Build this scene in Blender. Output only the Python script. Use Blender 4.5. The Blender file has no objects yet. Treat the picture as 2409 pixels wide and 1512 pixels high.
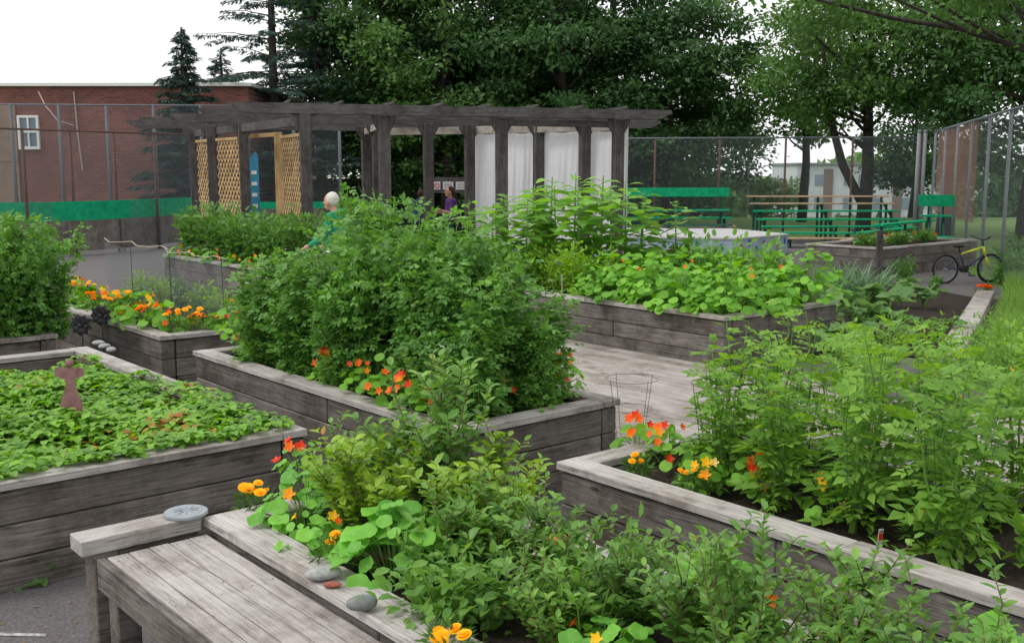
import bpy, math, random
import numpy as np
from mathutils import Vector, Matrix
rng=np.random.default_rng(7); random.seed(7)
COL=bpy.context.scene.collection
F=2464.0; CX=1204.5; CY=756.0; TH=math.atan(356/2464); H=2.05
cT,sT=math.cos(TH),math.sin(TH)
PHI=math.radians(40.2)
def ray(px,py):
    u=(px-CX)/F; v=(CY-py)/F
    return Vector((u,cT+v*sT,-sT+v*cT))
def G(px,py,z=0.0):
    r=ray(px,py); t=(z-H)/r.z; return Vector((r.x*t,r.y*t,z))
def D(px,py,Y):
    r=ray(px,py); t=Y/r.y; return Vector((r.x*t,Y,H+r.z*t))
def gw(s,t,z=0.0):
    return Vector((-math.sin(PHI)*s+math.cos(PHI)*t, math.cos(PHI)*s+math.sin(PHI)*t, z))
# ------------------------------------------------------------ mesh builder
class MB:
    def __init__(s): s.v=[]; s.n=0; s.g=[]
    def add(s,V,Fs,mat=0):
        V=np.asarray(V,dtype=float).reshape(-1,3)
        if isinstance(Fs,np.ndarray): groups=[Fs]
        else:
            d={}
            for f in Fs: d.setdefault(len(f),[]).append(f)
            groups=[np.array(x) for x in d.values()]
        for a in groups: s.g.append((a+s.n,mat))
        s.v.append(V); s.n+=len(V)
    def mesh(s,name,mats,smooth=False):
        me=bpy.data.meshes.new(name)
        V=np.concatenate(s.v); me.vertices.add(len(V)); me.vertices.foreach_set('co',V.ravel())
        idx=np.concatenate([a.ravel() for a,_ in s.g]); tot=np.concatenate([np.full(len(a),a.shape[1]) for a,_ in s.g])
        mi=np.concatenate([np.full(len(a),m) for a,m in s.g])
        st=np.concatenate([[0],np.cumsum(tot)[:-1]])
        me.loops.add(len(idx)); me.loops.foreach_set('vertex_index',idx.astype(np.int32))
        me.polygons.add(len(tot)); me.polygons.foreach_set('loop_start',st.astype(np.int32))
        me.polygons.foreach_set('material_index',mi.astype(np.int32))
        me.polygons.foreach_set('use_smooth',np.full(len(tot),bool(smooth)))
        for m in (mats if isinstance(mats,(list,tuple)) else [mats]): me.materials.append(m)
        me.update(calc_edges=True); me.validate()
        return me
    def build(s,name,mats,parent=None,smooth=False):
        return link(name,s.mesh(name,mats,smooth),parent)
def link(name,me,parent=None,loc=None,rot=None,scale=None):
    o=bpy.data.objects.new(name,me); COL.objects.link(o)
    if parent: o.parent=parent
    if loc is not None: o.location=loc
    if rot is not None: o.rotation_euler=rot
    if scale is not None: o.scale=(scale,)*3 if not hasattr(scale,'__len__') else scale
    return o
def tag(o,label=None,cat=None,group=None,kind=None):
    if label: o['label']=label
    if cat: o['category']=cat
    if group: o['group']=group
    if kind: o['kind']=kind
    return o
def thing(name,label,cat,loc=(0,0,0),rz=0,group=None):
    o=bpy.data.objects.new(name,None); COL.objects.link(o); o.empty_display_size=.1
    o.location=loc; o.rotation_euler=(0,0,rz); return tag(o,label,cat,group)
def dup(root,loc,rz=0,label=None,group=None,sc=1.0):
    r=root.copy(); COL.objects.link(r); r.location=loc; r.rotation_euler=(0,0,rz); r.scale=(sc,)*3 if not hasattr(sc,'__len__') else sc
    if label: r['label']=label
    if group: r['group']=group
    for ch in list(root.children):
        c=ch.copy(); COL.objects.link(c); c.parent=r
        for g in ch.children:
            d=g.copy(); COL.objects.link(d); d.parent=c
    return r
def _boxfaces():
    def ci(sx,sy,sz): return (sx*4+sy*2+sz)*3
    fs=[]
    for ax in range(3):
        o=[i for i in range(3) if i!=ax]
        for s in (0,1):
            q=[]
            for (p,r) in ((0,0),(1,0),(1,1),(0,1)):
                c=[0,0,0]; c[ax]=s; c[o[0]]=p; c[o[1]]=r; q.append(ci(*c)+ax)
            if s==0: q=q[::-1]
            if ax==1: q=q[::-1]
            fs.append(q)
        for p in (0,1):
            for r in (0,1):
                a=[0,0,0]; a[o[0]]=p; a[o[1]]=r; b=a[:]; b[ax]=1
                fs.append([ci(*a)+o[0],ci(*b)+o[0],ci(*b)+o[1],ci(*a)+o[1]])
    for sx in (0,1):
        for sy in (0,1):
            for sz in (0,1):
                c=ci(sx,sy,sz); fs.append([c,c+1,c+2])
    return fs
BF=_boxfaces()
def boxv(hx,hy,hz,b):
    V=[]
    for sx in (-1,1):
        for sy in (-1,1):
            for sz in (-1,1):
                V+= [(sx*hx,sy*(hy-b),sz*(hz-b)),(sx*(hx-b),sy*hy,sz*(hz-b)),(sx*(hx-b),sy*(hy-b),sz*hz)]
    return np.array(V)
def box(mb,x0,x1,y0,y1,z0,z1,mat=0,b=.005):
    hx,hy,hz=(x1-x0)/2,(y1-y0)/2,(z1-z0)/2
    b=min(b,abs(hx)*.45,abs(hy)*.45,abs(hz)*.45)
    mb.add(boxv(hx,hy,hz,b)+np.array([(x0+x1)/2,(y0+y1)/2,(z0+z1)/2]),BF,mat)
def frame_from(d,up=Vector((0,0,1))):
    x=d.normalized()
    if abs(x.dot(up))>.98: up=Vector((0,1,0))
    y=up.cross(x).normalized(); z=x.cross(y)
    return x,y,z
def bar(mb,p0,p1,w,h,mat=0,b=.004,up=Vector((0,0,1))):
    p0=Vector(p0);p1=Vector(p1); d=p1-p0; x,y,z=frame_from(d,up); L=d.length
    V=boxv(L/2,w/2,h/2,min(b,w*.4,h*.4))
    R=np.array([x,y,z]); mb.add(V@R+np.array((p0+p1)/2),BF,mat)
def tube(mb,pts,rad,n=6,mat=0,cap=True):
    pts=[Vector(p) for p in pts]; k=len(pts)
    if not hasattr(rad,'__len__'): rad=[rad]*k
    V=[];up=Vector((0.13,.21,1)).normalized()
    for i,p in enumerate(pts):
        d=(pts[min(i+1,k-1)]-pts[max(i-1,0)])
        if d.length<1e-6: d=Vector((0,0,1))
        x,y,z=frame_from(d,up)
        for j in range(n):
            a=2*math.pi*j/n; V.append(p+(y*math.cos(a)+z*math.sin(a))*rad[i])
    fs=[[i*n+j,i*n+(j+1)%n,(i+1)*n+(j+1)%n,(i+1)*n+j] for i in range(k-1) for j in range(n)]
    if cap: fs+= [list(range(n))[::-1],[(k-1)*n+j for j in range(n)]]
    mb.add([tuple(v) for v in V],fs,mat)
def ell(mb,c,r,nu=10,nv=7,mat=0,jit=0):
    V=[(0,0,1)]
    for i in range(1,nv):
        th=math.pi*i/nv
        for j in range(nu):
            a=2*math.pi*j/nu; V.append((math.sin(th)*math.cos(a),math.sin(th)*math.sin(a),math.cos(th)))
    V.append((0,0,-1)); V=np.array(V)
    if jit: V=V*(1+rng.normal(0,jit,(len(V),1)))
    V=V*np.array(r)+np.array(c)
    fs=[[0,1+j,1+(j+1)%nu] for j in range(nu)]
    for i in range(nv-2):
        for j in range(nu):
            a=1+i*nu; fs.append([a+j,a+nu+j,a+nu+(j+1)%nu,a+(j+1)%nu])
    l=len(V)-1; a=1+(nv-2)*nu
    fs+=[[l,a+(j+1)%nu,a+j] for j in range(nu)]
    mb.add(V,fs,mat)
# ------------------------------------------------------------ leaf templates
def Tm(V,Fs): return (np.array(V,float),Fs)
T_RH=Tm([(0,0,0),(.42,.3,.05),(1,0,-.08),(.42,-.3,.05)],[[0,2,1],[0,3,2]])
T_NEED=Tm([(0,0,0),(.4,.13,.02),(1,0,-.1),(.4,-.13,.02)],[[0,2,1],[0,3,2]])
T_OV=Tm([(0,0,0),(.28,.24,.05),(.66,.23,.03),(1,0,-.12),(.66,-.23,.03),(.28,-.24,.05),(.45,0,-.02)],[[0,6,2,1],[6,3,2],[0,5,4,6],[6,4,3]])
def disc(n,lobe=0,wav=.08,dip=-.1):
    V=[(0,0,dip)];
    for j in range(n):
        a=2*math.pi*j/n; r=1-(lobe if j%2 else 0); V.append((r*math.cos(a),r*math.sin(a),wav*math.sin(3*a+1)))
    return Tm(V,[[0,1+j,1+(j+1)%n] for j in range(n)])
def disc2(n=20):
    V=[(0,0,-.16)]
    for rr,zz in ((.45,-.07),(.8,.03),(1,.02)):
        for j in range(n):
            a=2*math.pi*j/n; w=1+(.05*math.cos(5*a) if rr==1 else 0)
            V.append((rr*w*math.cos(a)+.1,rr*w*math.sin(a),zz+.1*rr*rr*math.sin(3*a+1)+(.05*math.cos(9*a) if rr>.7 else 0)*rr))
    Fs=[[0,1+j,1+(j+1)%n] for j in range(n)]
    for k in range(2):
        for j in range(n): a=1+k*n; Fs.append([a+j,a+n+j,a+n+(j+1)%n,a+(j+1)%n])
    return Tm(V,Fs)
def veins(n=9):
    V=[];Fs=[]
    for k in range(n):
        a=2*math.pi*k/n+.15; c,s=math.cos(a),math.sin(a); b=len(V)
        def zf(r): return np.interp(r,[0,.45,.8,1],[-.16,-.07,.03,.02])+.1*r*r*math.sin(3*a+1)+(.05*math.cos(9*a)*r if r>.7 else 0)+.022
        for r,wd in ((.0,.018),(.45,.012),(.78,.005)):
            off=.1*min(1,r/.45)
            V+=[(r*c+off-s*wd,r*s+c*wd,zf(r)),(r*c+off+s*wd,r*s-c*wd,zf(r))]
        Fs+=[[b,b+1,b+3,b+2],[b+2,b+3,b+5,b+4]]
    return Tm(V,Fs)
T_DISC=disc(11); T_DISC8=disc(8,0,.1); T_LOBE=disc(12,.28,.16,-.14); T_BIG=disc2(); T_VEIN=veins()
def comb(items):
    V=[];Fs=[];n=0
    for (T,sc,ang,off,dz) in items:
        c,s=math.cos(ang),math.sin(ang); t=T[0]*sc
        W=np.stack([t[:,0]*c-t[:,1]*s+off[0],t[:,0]*s+t[:,1]*c+off[1],t[:,2]+dz-0.25*(np.hypot(t[:,0],t[:,1])**2)],1)
        V.append(W); Fs+=[[i+n for i in f] for f in T[1]]; n+=len(W)
    return Tm(np.concatenate(V),Fs)
T_WIDE=(T_OV[0]*np.array([1,1.55,1.2]),T_OV[1])
T_PEA=comb([(T_WIDE,.55,.95,(.05,0),0),(T_WIDE,.55,-.95,(.05,0),0),(T_OV,.6,.5,(.42,0),-.05),(T_OV,.6,-.5,(.42,0),-.05)])
T_TRI=comb([(T_WIDE,.72,0,(.22,0),0),(T_WIDE,.68,1.75,(.2,.02),0),(T_WIDE,.68,-1.75,(.2,-.02),0)])
def comp():
    it=[(T_RH,.42,0,(.62,0),-.18)]
    for x,dz,sc in ((.18,0,.26),(.38,-.05,.36),(.58,-.14,.36)):
        it+=[(T_RH,sc,1.0,(x,.01),dz),(T_RH,sc,-1.0,(x,-.01),dz)]
    V,Fs=comb(it); n=len(V)
    V=np.concatenate([V,np.array([(0,.008,0),(0,-.008,0),(.35,-.008,-.04),(.35,.008,-.04),(.66,0,-.17)])])
    Fs=Fs+[[n,n+1,n+2,n+3],[n+3,n+2,n+4]]
    return (V,Fs)
T_COMP=comp()
T_HEART=Tm([(0,0,0),(-.1,.24,.03),(.18,.42,.05),(.55,.32,-.02),(1,0,-.28),(.55,-.32,-.02),(.18,-.42,.05),(-.1,-.24,.03),(.3,0,-.05),(.66,0,-.12)],
  [[0,8,2,1],[8,9,3,2],[9,4,3],[0,7,6,8],[8,6,5,9],[9,5,4]])
T_BLADE=Tm([(0,-.02,0),(0,.02,0),(.5,.022,-.05),(.5,-.022,-.05),(1,0,-.3)],[[0,1,2,3],[3,2,4]])
def flower():
    V=[(0,0,-.15)];Fs=[]
    for k in range(5):
        a=2*math.pi*k/5; n=len(V)
        for (r,da,z) in ((.6,-.42,.1),(1,-.25,.25),(1.08,.22,.2),(.6,.42,.06)):
            V.append((r*math.cos(a+da),r*math.sin(a+da),z))
        Fs+=[[0,n,n+1,n+2],[0,n+2,n+3]]
    return Tm(V,Fs)
T_FLOW=flower()
def leafb(mb,P,Dv,N,S,T,mat=0):
    P=np.asarray(P,float); n=len(P)
    if n==0: return
    S=np.broadcast_to(np.asarray(S,float),(n,))
    x=Dv/np.linalg.norm(Dv,axis=1,keepdims=True)
    z=N-(N*x).sum(1,keepdims=True)*x; z/=np.linalg.norm(z,axis=1,keepdims=True)+1e-9
    y=np.cross(z,x); t=T[0]; k=len(t)
    V=P[:,None,:]+S[:,None,None]*(t[None,:,0,None]*x[:,None,:]+t[None,:,1,None]*y[:,None,:]+t[None,:,2,None]*z[:,None,:])
    base=mb.n; d={}
    for f in T[1]: d.setdefault(len(f),[]).append(f)
    off=(np.arange(n)*k)[:,None,None]
    for a in d.values():
        a=np.array(a); mb.g.append(((a[None]+off).reshape(-1,a.shape[1])+base,mat))
    mb.v.append(V.reshape(-1,3)); mb.n+=n*k
def rv(n):
    a=rng.normal(size=(n,3)); return a/np.linalg.norm(a,axis=1,keepdims=True)
UP=np.array([0,0,1.0])
# ------------------------------------------------------------ materials
def newmat(name):
    m=bpy.data.materials.new(name); m.use_nodes=True; nt=m.node_tree
    return m,nt,nt.nodes['Principled BSDF'],nt.nodes['Material Output']
def nd(nt,typ,inp=None,**kw):
    n=nt.nodes.new(typ)
    for k,v in kw.items(): setattr(n,k,v)
    for k,v in (inp or {}).items():
        if isinstance(v,bpy.types.NodeSocket): nt.links.new(v,n.inputs[k])
        else: n.inputs[k].default_value=v
    return n
def ramp(nt,fac,stops):
    r=nd(nt,'ShaderNodeValToRGB',{'Fac':fac}); cr=r.color_ramp
    cr.elements[0].position=stops[0][0]; cr.elements[0].color=(*stops[0][1],1)
    cr.elements[1].position=stops[-1][0]; cr.elements[1].color=(*stops[-1][1],1)
    for p,c in stops[1:-1]:
        e=cr.elements.new(p); e.color=(*c,1)
    return r.outputs['Color']
def mth(nt,op,a,b=0.0):
    return nd(nt,'ShaderNodeMath',{0:a,1:b},operation=op).outputs[0]
def mul(nt,c,f):
    n=nd(nt,'ShaderNodeMix',data_type='RGBA',blend_type='MULTIPLY'); n.inputs[0].default_value=1
    nt.links.new(c,n.inputs[6]); nt.links.new(f,n.inputs[7]); return n.outputs[2]
def leafmat(name,dark,light,rough=.45,tr=.3,noise=1.2,spec=.35,extra=None,hue=.485,isl=.6):
    m,nt,bs,out=newmat(name)
    g=nd(nt,'ShaderNodeNewGeometry')
    n1=nd(nt,'ShaderNodeTexNoise',{'Vector':g.outputs['Position'],'Scale':noise,'Detail':2.0})
    f=mth(nt,'ADD',mth(nt,'MULTIPLY',g.outputs['Random Per Island'],isl),mth(nt,'MULTIPLY',mth(nt,'SUBTRACT',n1.outputs['Fac'],.3),1.0))
    st=[(0,dark),(.55,tuple((a+b)/2 for a,b in zip(dark,light))),(.92,light)]
    if extra: st.append((1.0,extra))
    c=ramp(nt,f,st)
    nt.links.new(c,bs.inputs['Base Color']); bs.inputs['Roughness'].default_value=rough
    bs.inputs['Specular IOR Level'].default_value=spec
    hs=nd(nt,'ShaderNodeHueSaturation',{'Color':c,'Saturation':1.12,'Value':1.6,'Hue':hue})
    t=nd(nt,'ShaderNodeBsdfTranslucent',{'Color':hs.outputs['Color']})
    mx=nd(nt,'ShaderNodeMixShader',{0:tr,1:bs.outputs[0],2:t.outputs[0]})
    nt.links.new(mx.outputs[0],out.inputs['Surface']); return m
def woodmat(name,axis,dark,mid,light,rough=.85,var=1.0):
    m,nt,bs,out=newmat(name)
    tc=nd(nt,'ShaderNodeTexCoord'); g=nd(nt,'ShaderNodeNewGeometry'); r=g.outputs['Random Per Island']
    off=nd(nt,'ShaderNodeCombineXYZ',{0:mth(nt,'MULTIPLY',r,37.0),1:mth(nt,'MULTIPLY',r,53.0),2:mth(nt,'MULTIPLY',r,11.0)})
    ad=nd(nt,'ShaderNodeVectorMath',{0:tc.outputs['Object'],1:off.outputs[0]},operation='ADD')
    sc=[55,55,55]; sc[axis]=2.2
    mp=nd(nt,'ShaderNodeMapping',{'Vector':ad.outputs[0],'Scale':sc})
    n1=nd(nt,'ShaderNodeTexNoise',{'Vector':mp.outputs[0],'Scale':1.0,'Detail':5.0,'Roughness':.6,'Distortion':1.3})
    sc2=[260,260,260]; sc2[axis]=9
    mp2=nd(nt,'ShaderNodeMapping',{'Vector':ad.outputs[0],'Scale':sc2})
    n2=nd(nt,'ShaderNodeTexNoise',{'Vector':mp2.outputs[0],'Scale':1.0,'Detail':2.0})
    n3=nd(nt,'ShaderNodeTexNoise',{'Vector':ad.outputs[0],'Scale':6.0,'Detail':7.0,'Roughness':.7})
    f=mth(nt,'ADD',mth(nt,'MULTIPLY',n1.outputs['Fac'],.5),mth(nt,'ADD',mth(nt,'MULTIPLY',n2.outputs['Fac'],.22),mth(nt,'MULTIPLY',n3.outputs['Fac'],.28)))
    c=ramp(nt,f,[(.36,dark),(.48,mid),(.62,light)])
    st=nd(nt,'ShaderNodeTexNoise',{'Vector':ad.outputs[0],'Scale':2.1,'Detail':8.0,'Roughness':.75})
    stc=ramp(nt,st.outputs['Fac'],[(.36,(.58,.54,.5)),(.5,(.95,.93,.9)),(.6,(1.06,1.05,1.04))])
    c=mul(nt,c,stc)
    sc4=[38,38,38]; sc4[axis]=.8
    mp4=nd(nt,'ShaderNodeMapping',{'Vector':ad.outputs[0],'Scale':sc4}); n4=nd(nt,'ShaderNodeTexNoise',{'Vector':mp4.outputs[0],'Scale':1.0,'Detail':3.0,'Distortion':.4})
    cr_=mth(nt,'ABSOLUTE',mth(nt,'SUBTRACT',n4.outputs['Fac'],.56)); cc=ramp(nt,cr_,[(.0,(.45,.42,.4)),(.012,(1,1,1))]); c=mul(nt,c,cc)
    lo=1-.28*var; rc=ramp(nt,r,[(0,(lo,lo*.98,lo*.96)),(1,(1.1,1.1,1.1))]); c=mul(nt,c,rc)
    ks=[6,6,6]; ks[axis]=1.9
    mk=nd(nt,'ShaderNodeMapping',{'Vector':ad.outputs[0],'Scale':ks})
    vo=nd(nt,'ShaderNodeTexVoronoi',{'Vector':mk.outputs[0],'Scale':1.0})
    kc=ramp(nt,vo.outputs['Distance'],[(.05,(.4,.34,.3)),(.085,(1,1,1))]); c=mul(nt,c,kc)
    nt.links.new(c,bs.inputs['Base Color']); bs.inputs['Roughness'].default_value=rough; bs.inputs['Specular IOR Level'].default_value=.15
    bp=nd(nt,'ShaderNodeBump',{'Height':f,'Strength':.5,'Distance':.003}); nt.links.new(bp.outputs[0],bs.inputs['Normal'])
    return m
def noisemat(name,c1,c2,scale=8,rough=.8,bump=0,detail=6,c3=None,spec=.3,coord='Object',metal=0,dist=.01):
    m,nt,bs,out=newmat(name); tc=nd(nt,'ShaderNodeTexCoord')
    n=nd(nt,'ShaderNodeTexNoise',{'Vector':tc.outputs[coord],'Scale':scale,'Detail':detail,'Roughness':.65})
    st=[(.35,c1),(.65,c2)]
    if c3: st.append((.75,c3))
    c=ramp(nt,n.outputs['Fac'],st); nt.links.new(c,bs.inputs['Base Color'])
    bs.inputs['Roughness'].default_value=rough; bs.inputs['Specular IOR Level'].default_value=spec; bs.inputs['Metallic'].default_value=metal
    if bump:
        b=nd(nt,'ShaderNodeBump',{'Height':n.outputs['Fac'],'Strength':bump,'Distance':dist}); nt.links.new(b.outputs[0],bs.inputs['Normal'])
    return m
def linkmat(name,col,cell=.055,w=.1,rough=.5):
    m,nt,bs,out=newmat(name); tc=nd(nt,'ShaderNodeTexCoord'); s=nd(nt,'ShaderNodeSeparateXYZ',{0:tc.outputs['Object']})
    u=mth(nt,'FRACT',mth(nt,'MULTIPLY',mth(nt,'ADD',s.outputs[0],s.outputs[2]),1/cell))
    v=mth(nt,'FRACT',mth(nt,'MULTIPLY',mth(nt,'SUBTRACT',s.outputs[0],s.outputs[2]),1/cell))
    a=mth(nt,'MAXIMUM',mth(nt,'LESS_THAN',u,w),mth(nt,'LESS_THAN',v,w))
    bs.inputs['Base Color'].default_value=(*col,1); bs.inputs['Roughness'].default_value=rough
    t=nd(nt,'ShaderNodeBsdfTransparent'); mx=nd(nt,'ShaderNodeMixShader',{0:a,1:t.outputs[0],2:bs.outputs[0]})
    nt.links.new(mx.outputs[0],out.inputs['Surface']); return m
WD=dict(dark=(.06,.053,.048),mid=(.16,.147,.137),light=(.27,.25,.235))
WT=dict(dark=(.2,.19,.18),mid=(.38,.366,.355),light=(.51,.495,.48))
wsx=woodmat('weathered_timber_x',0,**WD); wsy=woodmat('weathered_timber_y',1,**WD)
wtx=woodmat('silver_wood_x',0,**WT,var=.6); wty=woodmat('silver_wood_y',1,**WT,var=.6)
wdeck=woodmat('deck_wood',1,(.2,.187,.175),(.32,.3,.285),(.4,.38,.36),var=.6)
wpx=woodmat('pergola_wood_x',0,(.05,.047,.049),(.105,.1,.102),(.17,.163,.165))
wpz=woodmat('pergola_wood_z',2,(.045,.042,.042),(.1,.094,.095),(.165,.155,.155))
wnew=woodmat('new_pine_wood',2,(.4,.26,.12),(.55,.38,.19),(.64,.47,.27))
whead=woodmat('pale_header_wood',0,(.3,.28,.25),(.45,.42,.38),(.55,.52,.48))
soil=noisemat('dark_soil',(.014,.01,.007),(.05,.036,.026),60,.95,.9,8,dist=.02)
asph=noisemat('asphalt',(.08,.074,.074),(.16,.15,.15),70,.92,.6,12,c3=(.34,.31,.3))
grassbase=noisemat('lawn',(.05,.11,.02),(.14,.25,.045),6,.95,.3,8)
whitep=noisemat('white_paint',(.6,.6,.58),(.75,.75,.73),20,.6)
greyline=noisemat('worn_white_paint',(.16,.15,.15),(.5,.49,.48),30,.8)
metalg=noisemat('galvanised_steel',(.15,.165,.185),(.24,.26,.28),30,.6,0,spec=.4)
metald=noisemat('dull_fence_steel',(.09,.1,.115),(.15,.165,.185),30,.7)
rust=noisemat('rusty_steel',(.07,.035,.025),(.14,.07,.05),20,.8)
blackm=noisemat('black_iron',(.012,.012,.014),(.03,.03,.032),30,.5)
greenp=noisemat('green_paint',(.006,.24,.11),(.012,.36,.17),7,.8,spec=.1)
dkgreen=noisemat('dark_green_steel',(.006,.06,.045),(.012,.09,.06),8,.5)
tanw=woodmat('tan_plank',0,(.4,.28,.18),(.55,.42,.3),(.62,.5,.37))
stone=noisemat('grey_stone',(.24,.25,.24),(.36,.37,.35),25,.8,.15)
stoned=noisemat('dark_stone',(.13,.145,.135),(.2,.22,.2),25,.75,.15)
stoner=noisemat('red_stone',(.22,.06,.045),(.36,.12,.09),40,.8,.2)
conc=noisemat('concrete_disc',(.22,.25,.27),(.32,.35,.38),30,.9,.3)
skin=noisemat('skin',(.45,.25,.17),(.5,.29,.2),10,.6)
wire=noisemat('dark_wire',(.03,.04,.035),(.07,.08,.07),30,.5)
bark=noisemat('bark',(.025,.02,.017),(.07,.058,.05),9,.95,.8)
stemm=noisemat('green_stem',(.09,.2,.03),(.17,.32,.06),20,.6)
veinm=noisemat('leaf_vein',(.22,.46,.1),(.28,.52,.15),20,.6)
stemb=noisemat('brown_stem',(.1,.07,.04),(.18,.14,.07),20,.7)
tarpm,nt,bs,out=newmat('white_tarp')
bs.inputs['Base Color'].default_value=(.85,.85,.87,1); bs.inputs['Roughness'].default_value=.6
tr=nd(nt,'ShaderNodeBsdfTranslucent',{'Color':(.93,.93,.95,1)}); mx=nd(nt,'ShaderNodeMixShader',{0:.5,1:bs.outputs[0],2:tr.outputs[0]}); nt.links.new(mx.outputs[0],out.inputs['Surface'])
def petal(name,c1,c2,tr=.35): return leafmat(name,c1,c2,.5,tr,3.0,hue=.5)
f_or=petal('orange_petal',(.85,.12,.01),(.95,.24,.02)); f_rd=petal('red_petal',(.7,.03,.01),(.9,.09,.02)); f_ye=petal('yellow_petal',(.9,.5,.01),(.95,.62,.02)); f_wh=petal('white_petal',(.65,.68,.55),(.8,.82,.75)); f_go=petal('gold_petal',(.88,.3,.01),(.93,.42,.02)); f_py=petal('pale_yellow_petal',(.85,.6,.12),(.9,.72,.25))
L_pea=leafmat('pea_leaf',(.045,.14,.028),(.2,.42,.075),.48,.33,2.2)
L_nas=leafmat('nasturtium_leaf',(.08,.25,.022),(.25,.54,.055),.55,.35,2.0)
L_big=leafmat('large_nasturtium_leaf',(.07,.25,.03),(.2,.5,.06),.5,.3,2.0,isl=.75)
L_tom=leafmat('tomato_leaf',(.09,.22,.03),(.27,.48,.075),.55,.4,2.0)
L_blu=leafmat('blueberry_leaf',(.06,.17,.03),(.23,.43,.08),.4,.34,3.0,extra=(.35,.28,.08))
L_bly=leafmat('blueberry_yellow_leaf',(.12,.26,.03),(.35,.52,.06),.4,.35,3.0,extra=(.42,.18,.06))
L_str=leafmat('strawberry_leaf',(.07,.2,.018),(.25,.5,.045),.4,.35,1.6,extra=(.4,.15,.03),isl=.7)
L_sun=leafmat('sunflower_leaf',(.1,.24,.04),(.26,.5,.085),.5,.4,2.0)
L_mar=leafmat('marigold_leaf',(.04,.11,.02),(.11,.24,.04),.5,.3,2.0)
L_pot=leafmat('bush_leaf',(.05,.14,.03),(.15,.32,.06),.5,.35,2.0)
L_squ=leafmat('squash_leaf',(.09,.2,.06),(.22,.38,.13),.6,.35,2.0)
L_lee=leafmat('leek_leaf',(.08,.18,.09),(.17,.3,.15),.5,.3,2.0)
L_fen=leafmat('feathery_leaf',(.14,.3,.03),(.32,.52,.07),.5,.4,2.0)
L_gra=leafmat('grass_blade',(.1,.22,.035),(.26,.44,.09),.6,.35,1.0)
L_tree=leafmat('maple_foliage',(.02,.062,.022),(.085,.19,.052),.55,.3,.35)
L_tre2=leafmat('oak_foliage',(.035,.09,.022),(.13,.26,.06),.55,.35,.35)
L_spr=leafmat('spruce_needles',(.02,.05,.038),(.065,.125,.09),.7,.15,.5)
L_far=leafmat('far_foliage',(.025,.065,.028),(.08,.17,.06),.7,.2,.2)
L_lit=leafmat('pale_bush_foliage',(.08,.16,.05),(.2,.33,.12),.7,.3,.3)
L_fru=noisemat('green_tomato',(.16,.3,.06),(.24,.42,.1),10,.3)
berry=noisemat('unripe_berry',(.35,.42,.28),(.5,.34,.34),6,.5)
# ------------------------------------------------------------ camera, world, light
cam=bpy.data.cameras.new('camera'); co=bpy.data.objects.new('camera',cam); COL.objects.link(co)
co.location=(0,0,H); co.rotation_euler=(math.pi/2-TH,0,0); cam.sensor_width=36; cam.lens=36*F/2409; cam.clip_end=2000; cam.clip_start=.05
bpy.context.scene.camera=co
w=bpy.data.worlds.new('World'); bpy.context.scene.world=w; w.use_nodes=True; nt=w.node_tree; bg=nt.nodes['Background']
sky=nd(nt,'ShaderNodeTexSky',sky_type='NISHITA',sun_disc=False,sun_elevation=math.radians(52),sun_rotation=math.radians(-70),air_density=1.0,dust_density=3.0)
hs=nd(nt,'ShaderNodeHueSaturation',{'Color':sky.outputs[0],'Saturation':.2,'Value':1.0})
mx=nd(nt,'ShaderNodeMix',data_type='RGBA'); mx.inputs[0].default_value=.8
nt.links.new(hs.outputs[0],mx.inputs[6]); mx.inputs[7].default_value=(11.2,11.2,11.4,1)
nt.links.new(mx.outputs[2],bg.inputs['Color']); bg.inputs['Strength'].default_value=.13
sl=bpy.data.lights.new('sun','SUN'); sl.energy=1.5; sl.angle=math.radians(14); sl.color=(1,.96,.88)
so=bpy.data.objects.new('sun',sl); COL.objects.link(so); so.rotation_euler=Vector((-.58,-.2,.8)).to_track_quat('Z','Y').to_euler()
vs=bpy.context.scene.view_settings; vs.view_transform='Standard'; vs.look='None'; vs.exposure=0
# ------------------------------------------------------------ setting
mb=MB(); xs=[-500,-60,-20,20,60,500]; ys=[-40,0,20,46,60,80,140,1200]; zs=[0,0,0,0,-2.5,-5,-5,-5]
V=[(x,y,z) for y,z in zip(ys,zs) for x in xs]; k=len(xs)
mb.add(V,[[j*k+i,j*k+i+1,(j+1)*k+i+1,(j+1)*k+i] for j in range(len(ys)-1) for i in range(k-1)])
tag(mb.build('ground',grassbase),kind='structure')
def sheet(name,pts,z,m,kind='structure'):
    mb=MB(); mb.add([(p[0],p[1],z) for p in pts],[list(range(len(pts)))]); return tag(mb.build(name,m),kind=kind)
sheet('asphalt_yard',[(-30,-10),(3.2,-10),(3.2,6),(5,11.4),(8.5,18),(11.5,31),(-30,31)],.004,asph)
a=G(0,1484); b=G(110,1493); mb=MB(); mb.add([(a.x-1.2,a.y+.03,.008),(b.x,b.y,.008),(b.x+.01,b.y-.03,.008),(a.x-1.2,a.y,.008)],[[0,1,2,3]])
tag(mb.build('painted_line',greyline),kind='structure')
mb=MB(); t=5.0
while t<8.46:
    s=-3.0
    while s<13:
        e=min(s+random.uniform(2.6,4.2),13.0)
        box(mb,t,t+.133,s,e-.005,.012+random.uniform(0,.003),.045+random.uniform(0,.003),0,.002)
        s=e
    t+=.14
o=mb.build('deck',wdeck); o.rotation_euler=(0,0,PHI); tag(o,kind='structure')
mb=MB(); n=900; X=rng.uniform(-4.5,-1.2,n); Y=rng.uniform(2.5,9.5,n); leafb(mb,np.stack([X,Y,np.full(n,.008)],1),np.stack([rng.normal(size=n),rng.normal(size=n),np.zeros(n)],1),UP+rv(n)*.3,rng.uniform(.008,.03,n),T_RH)
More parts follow.
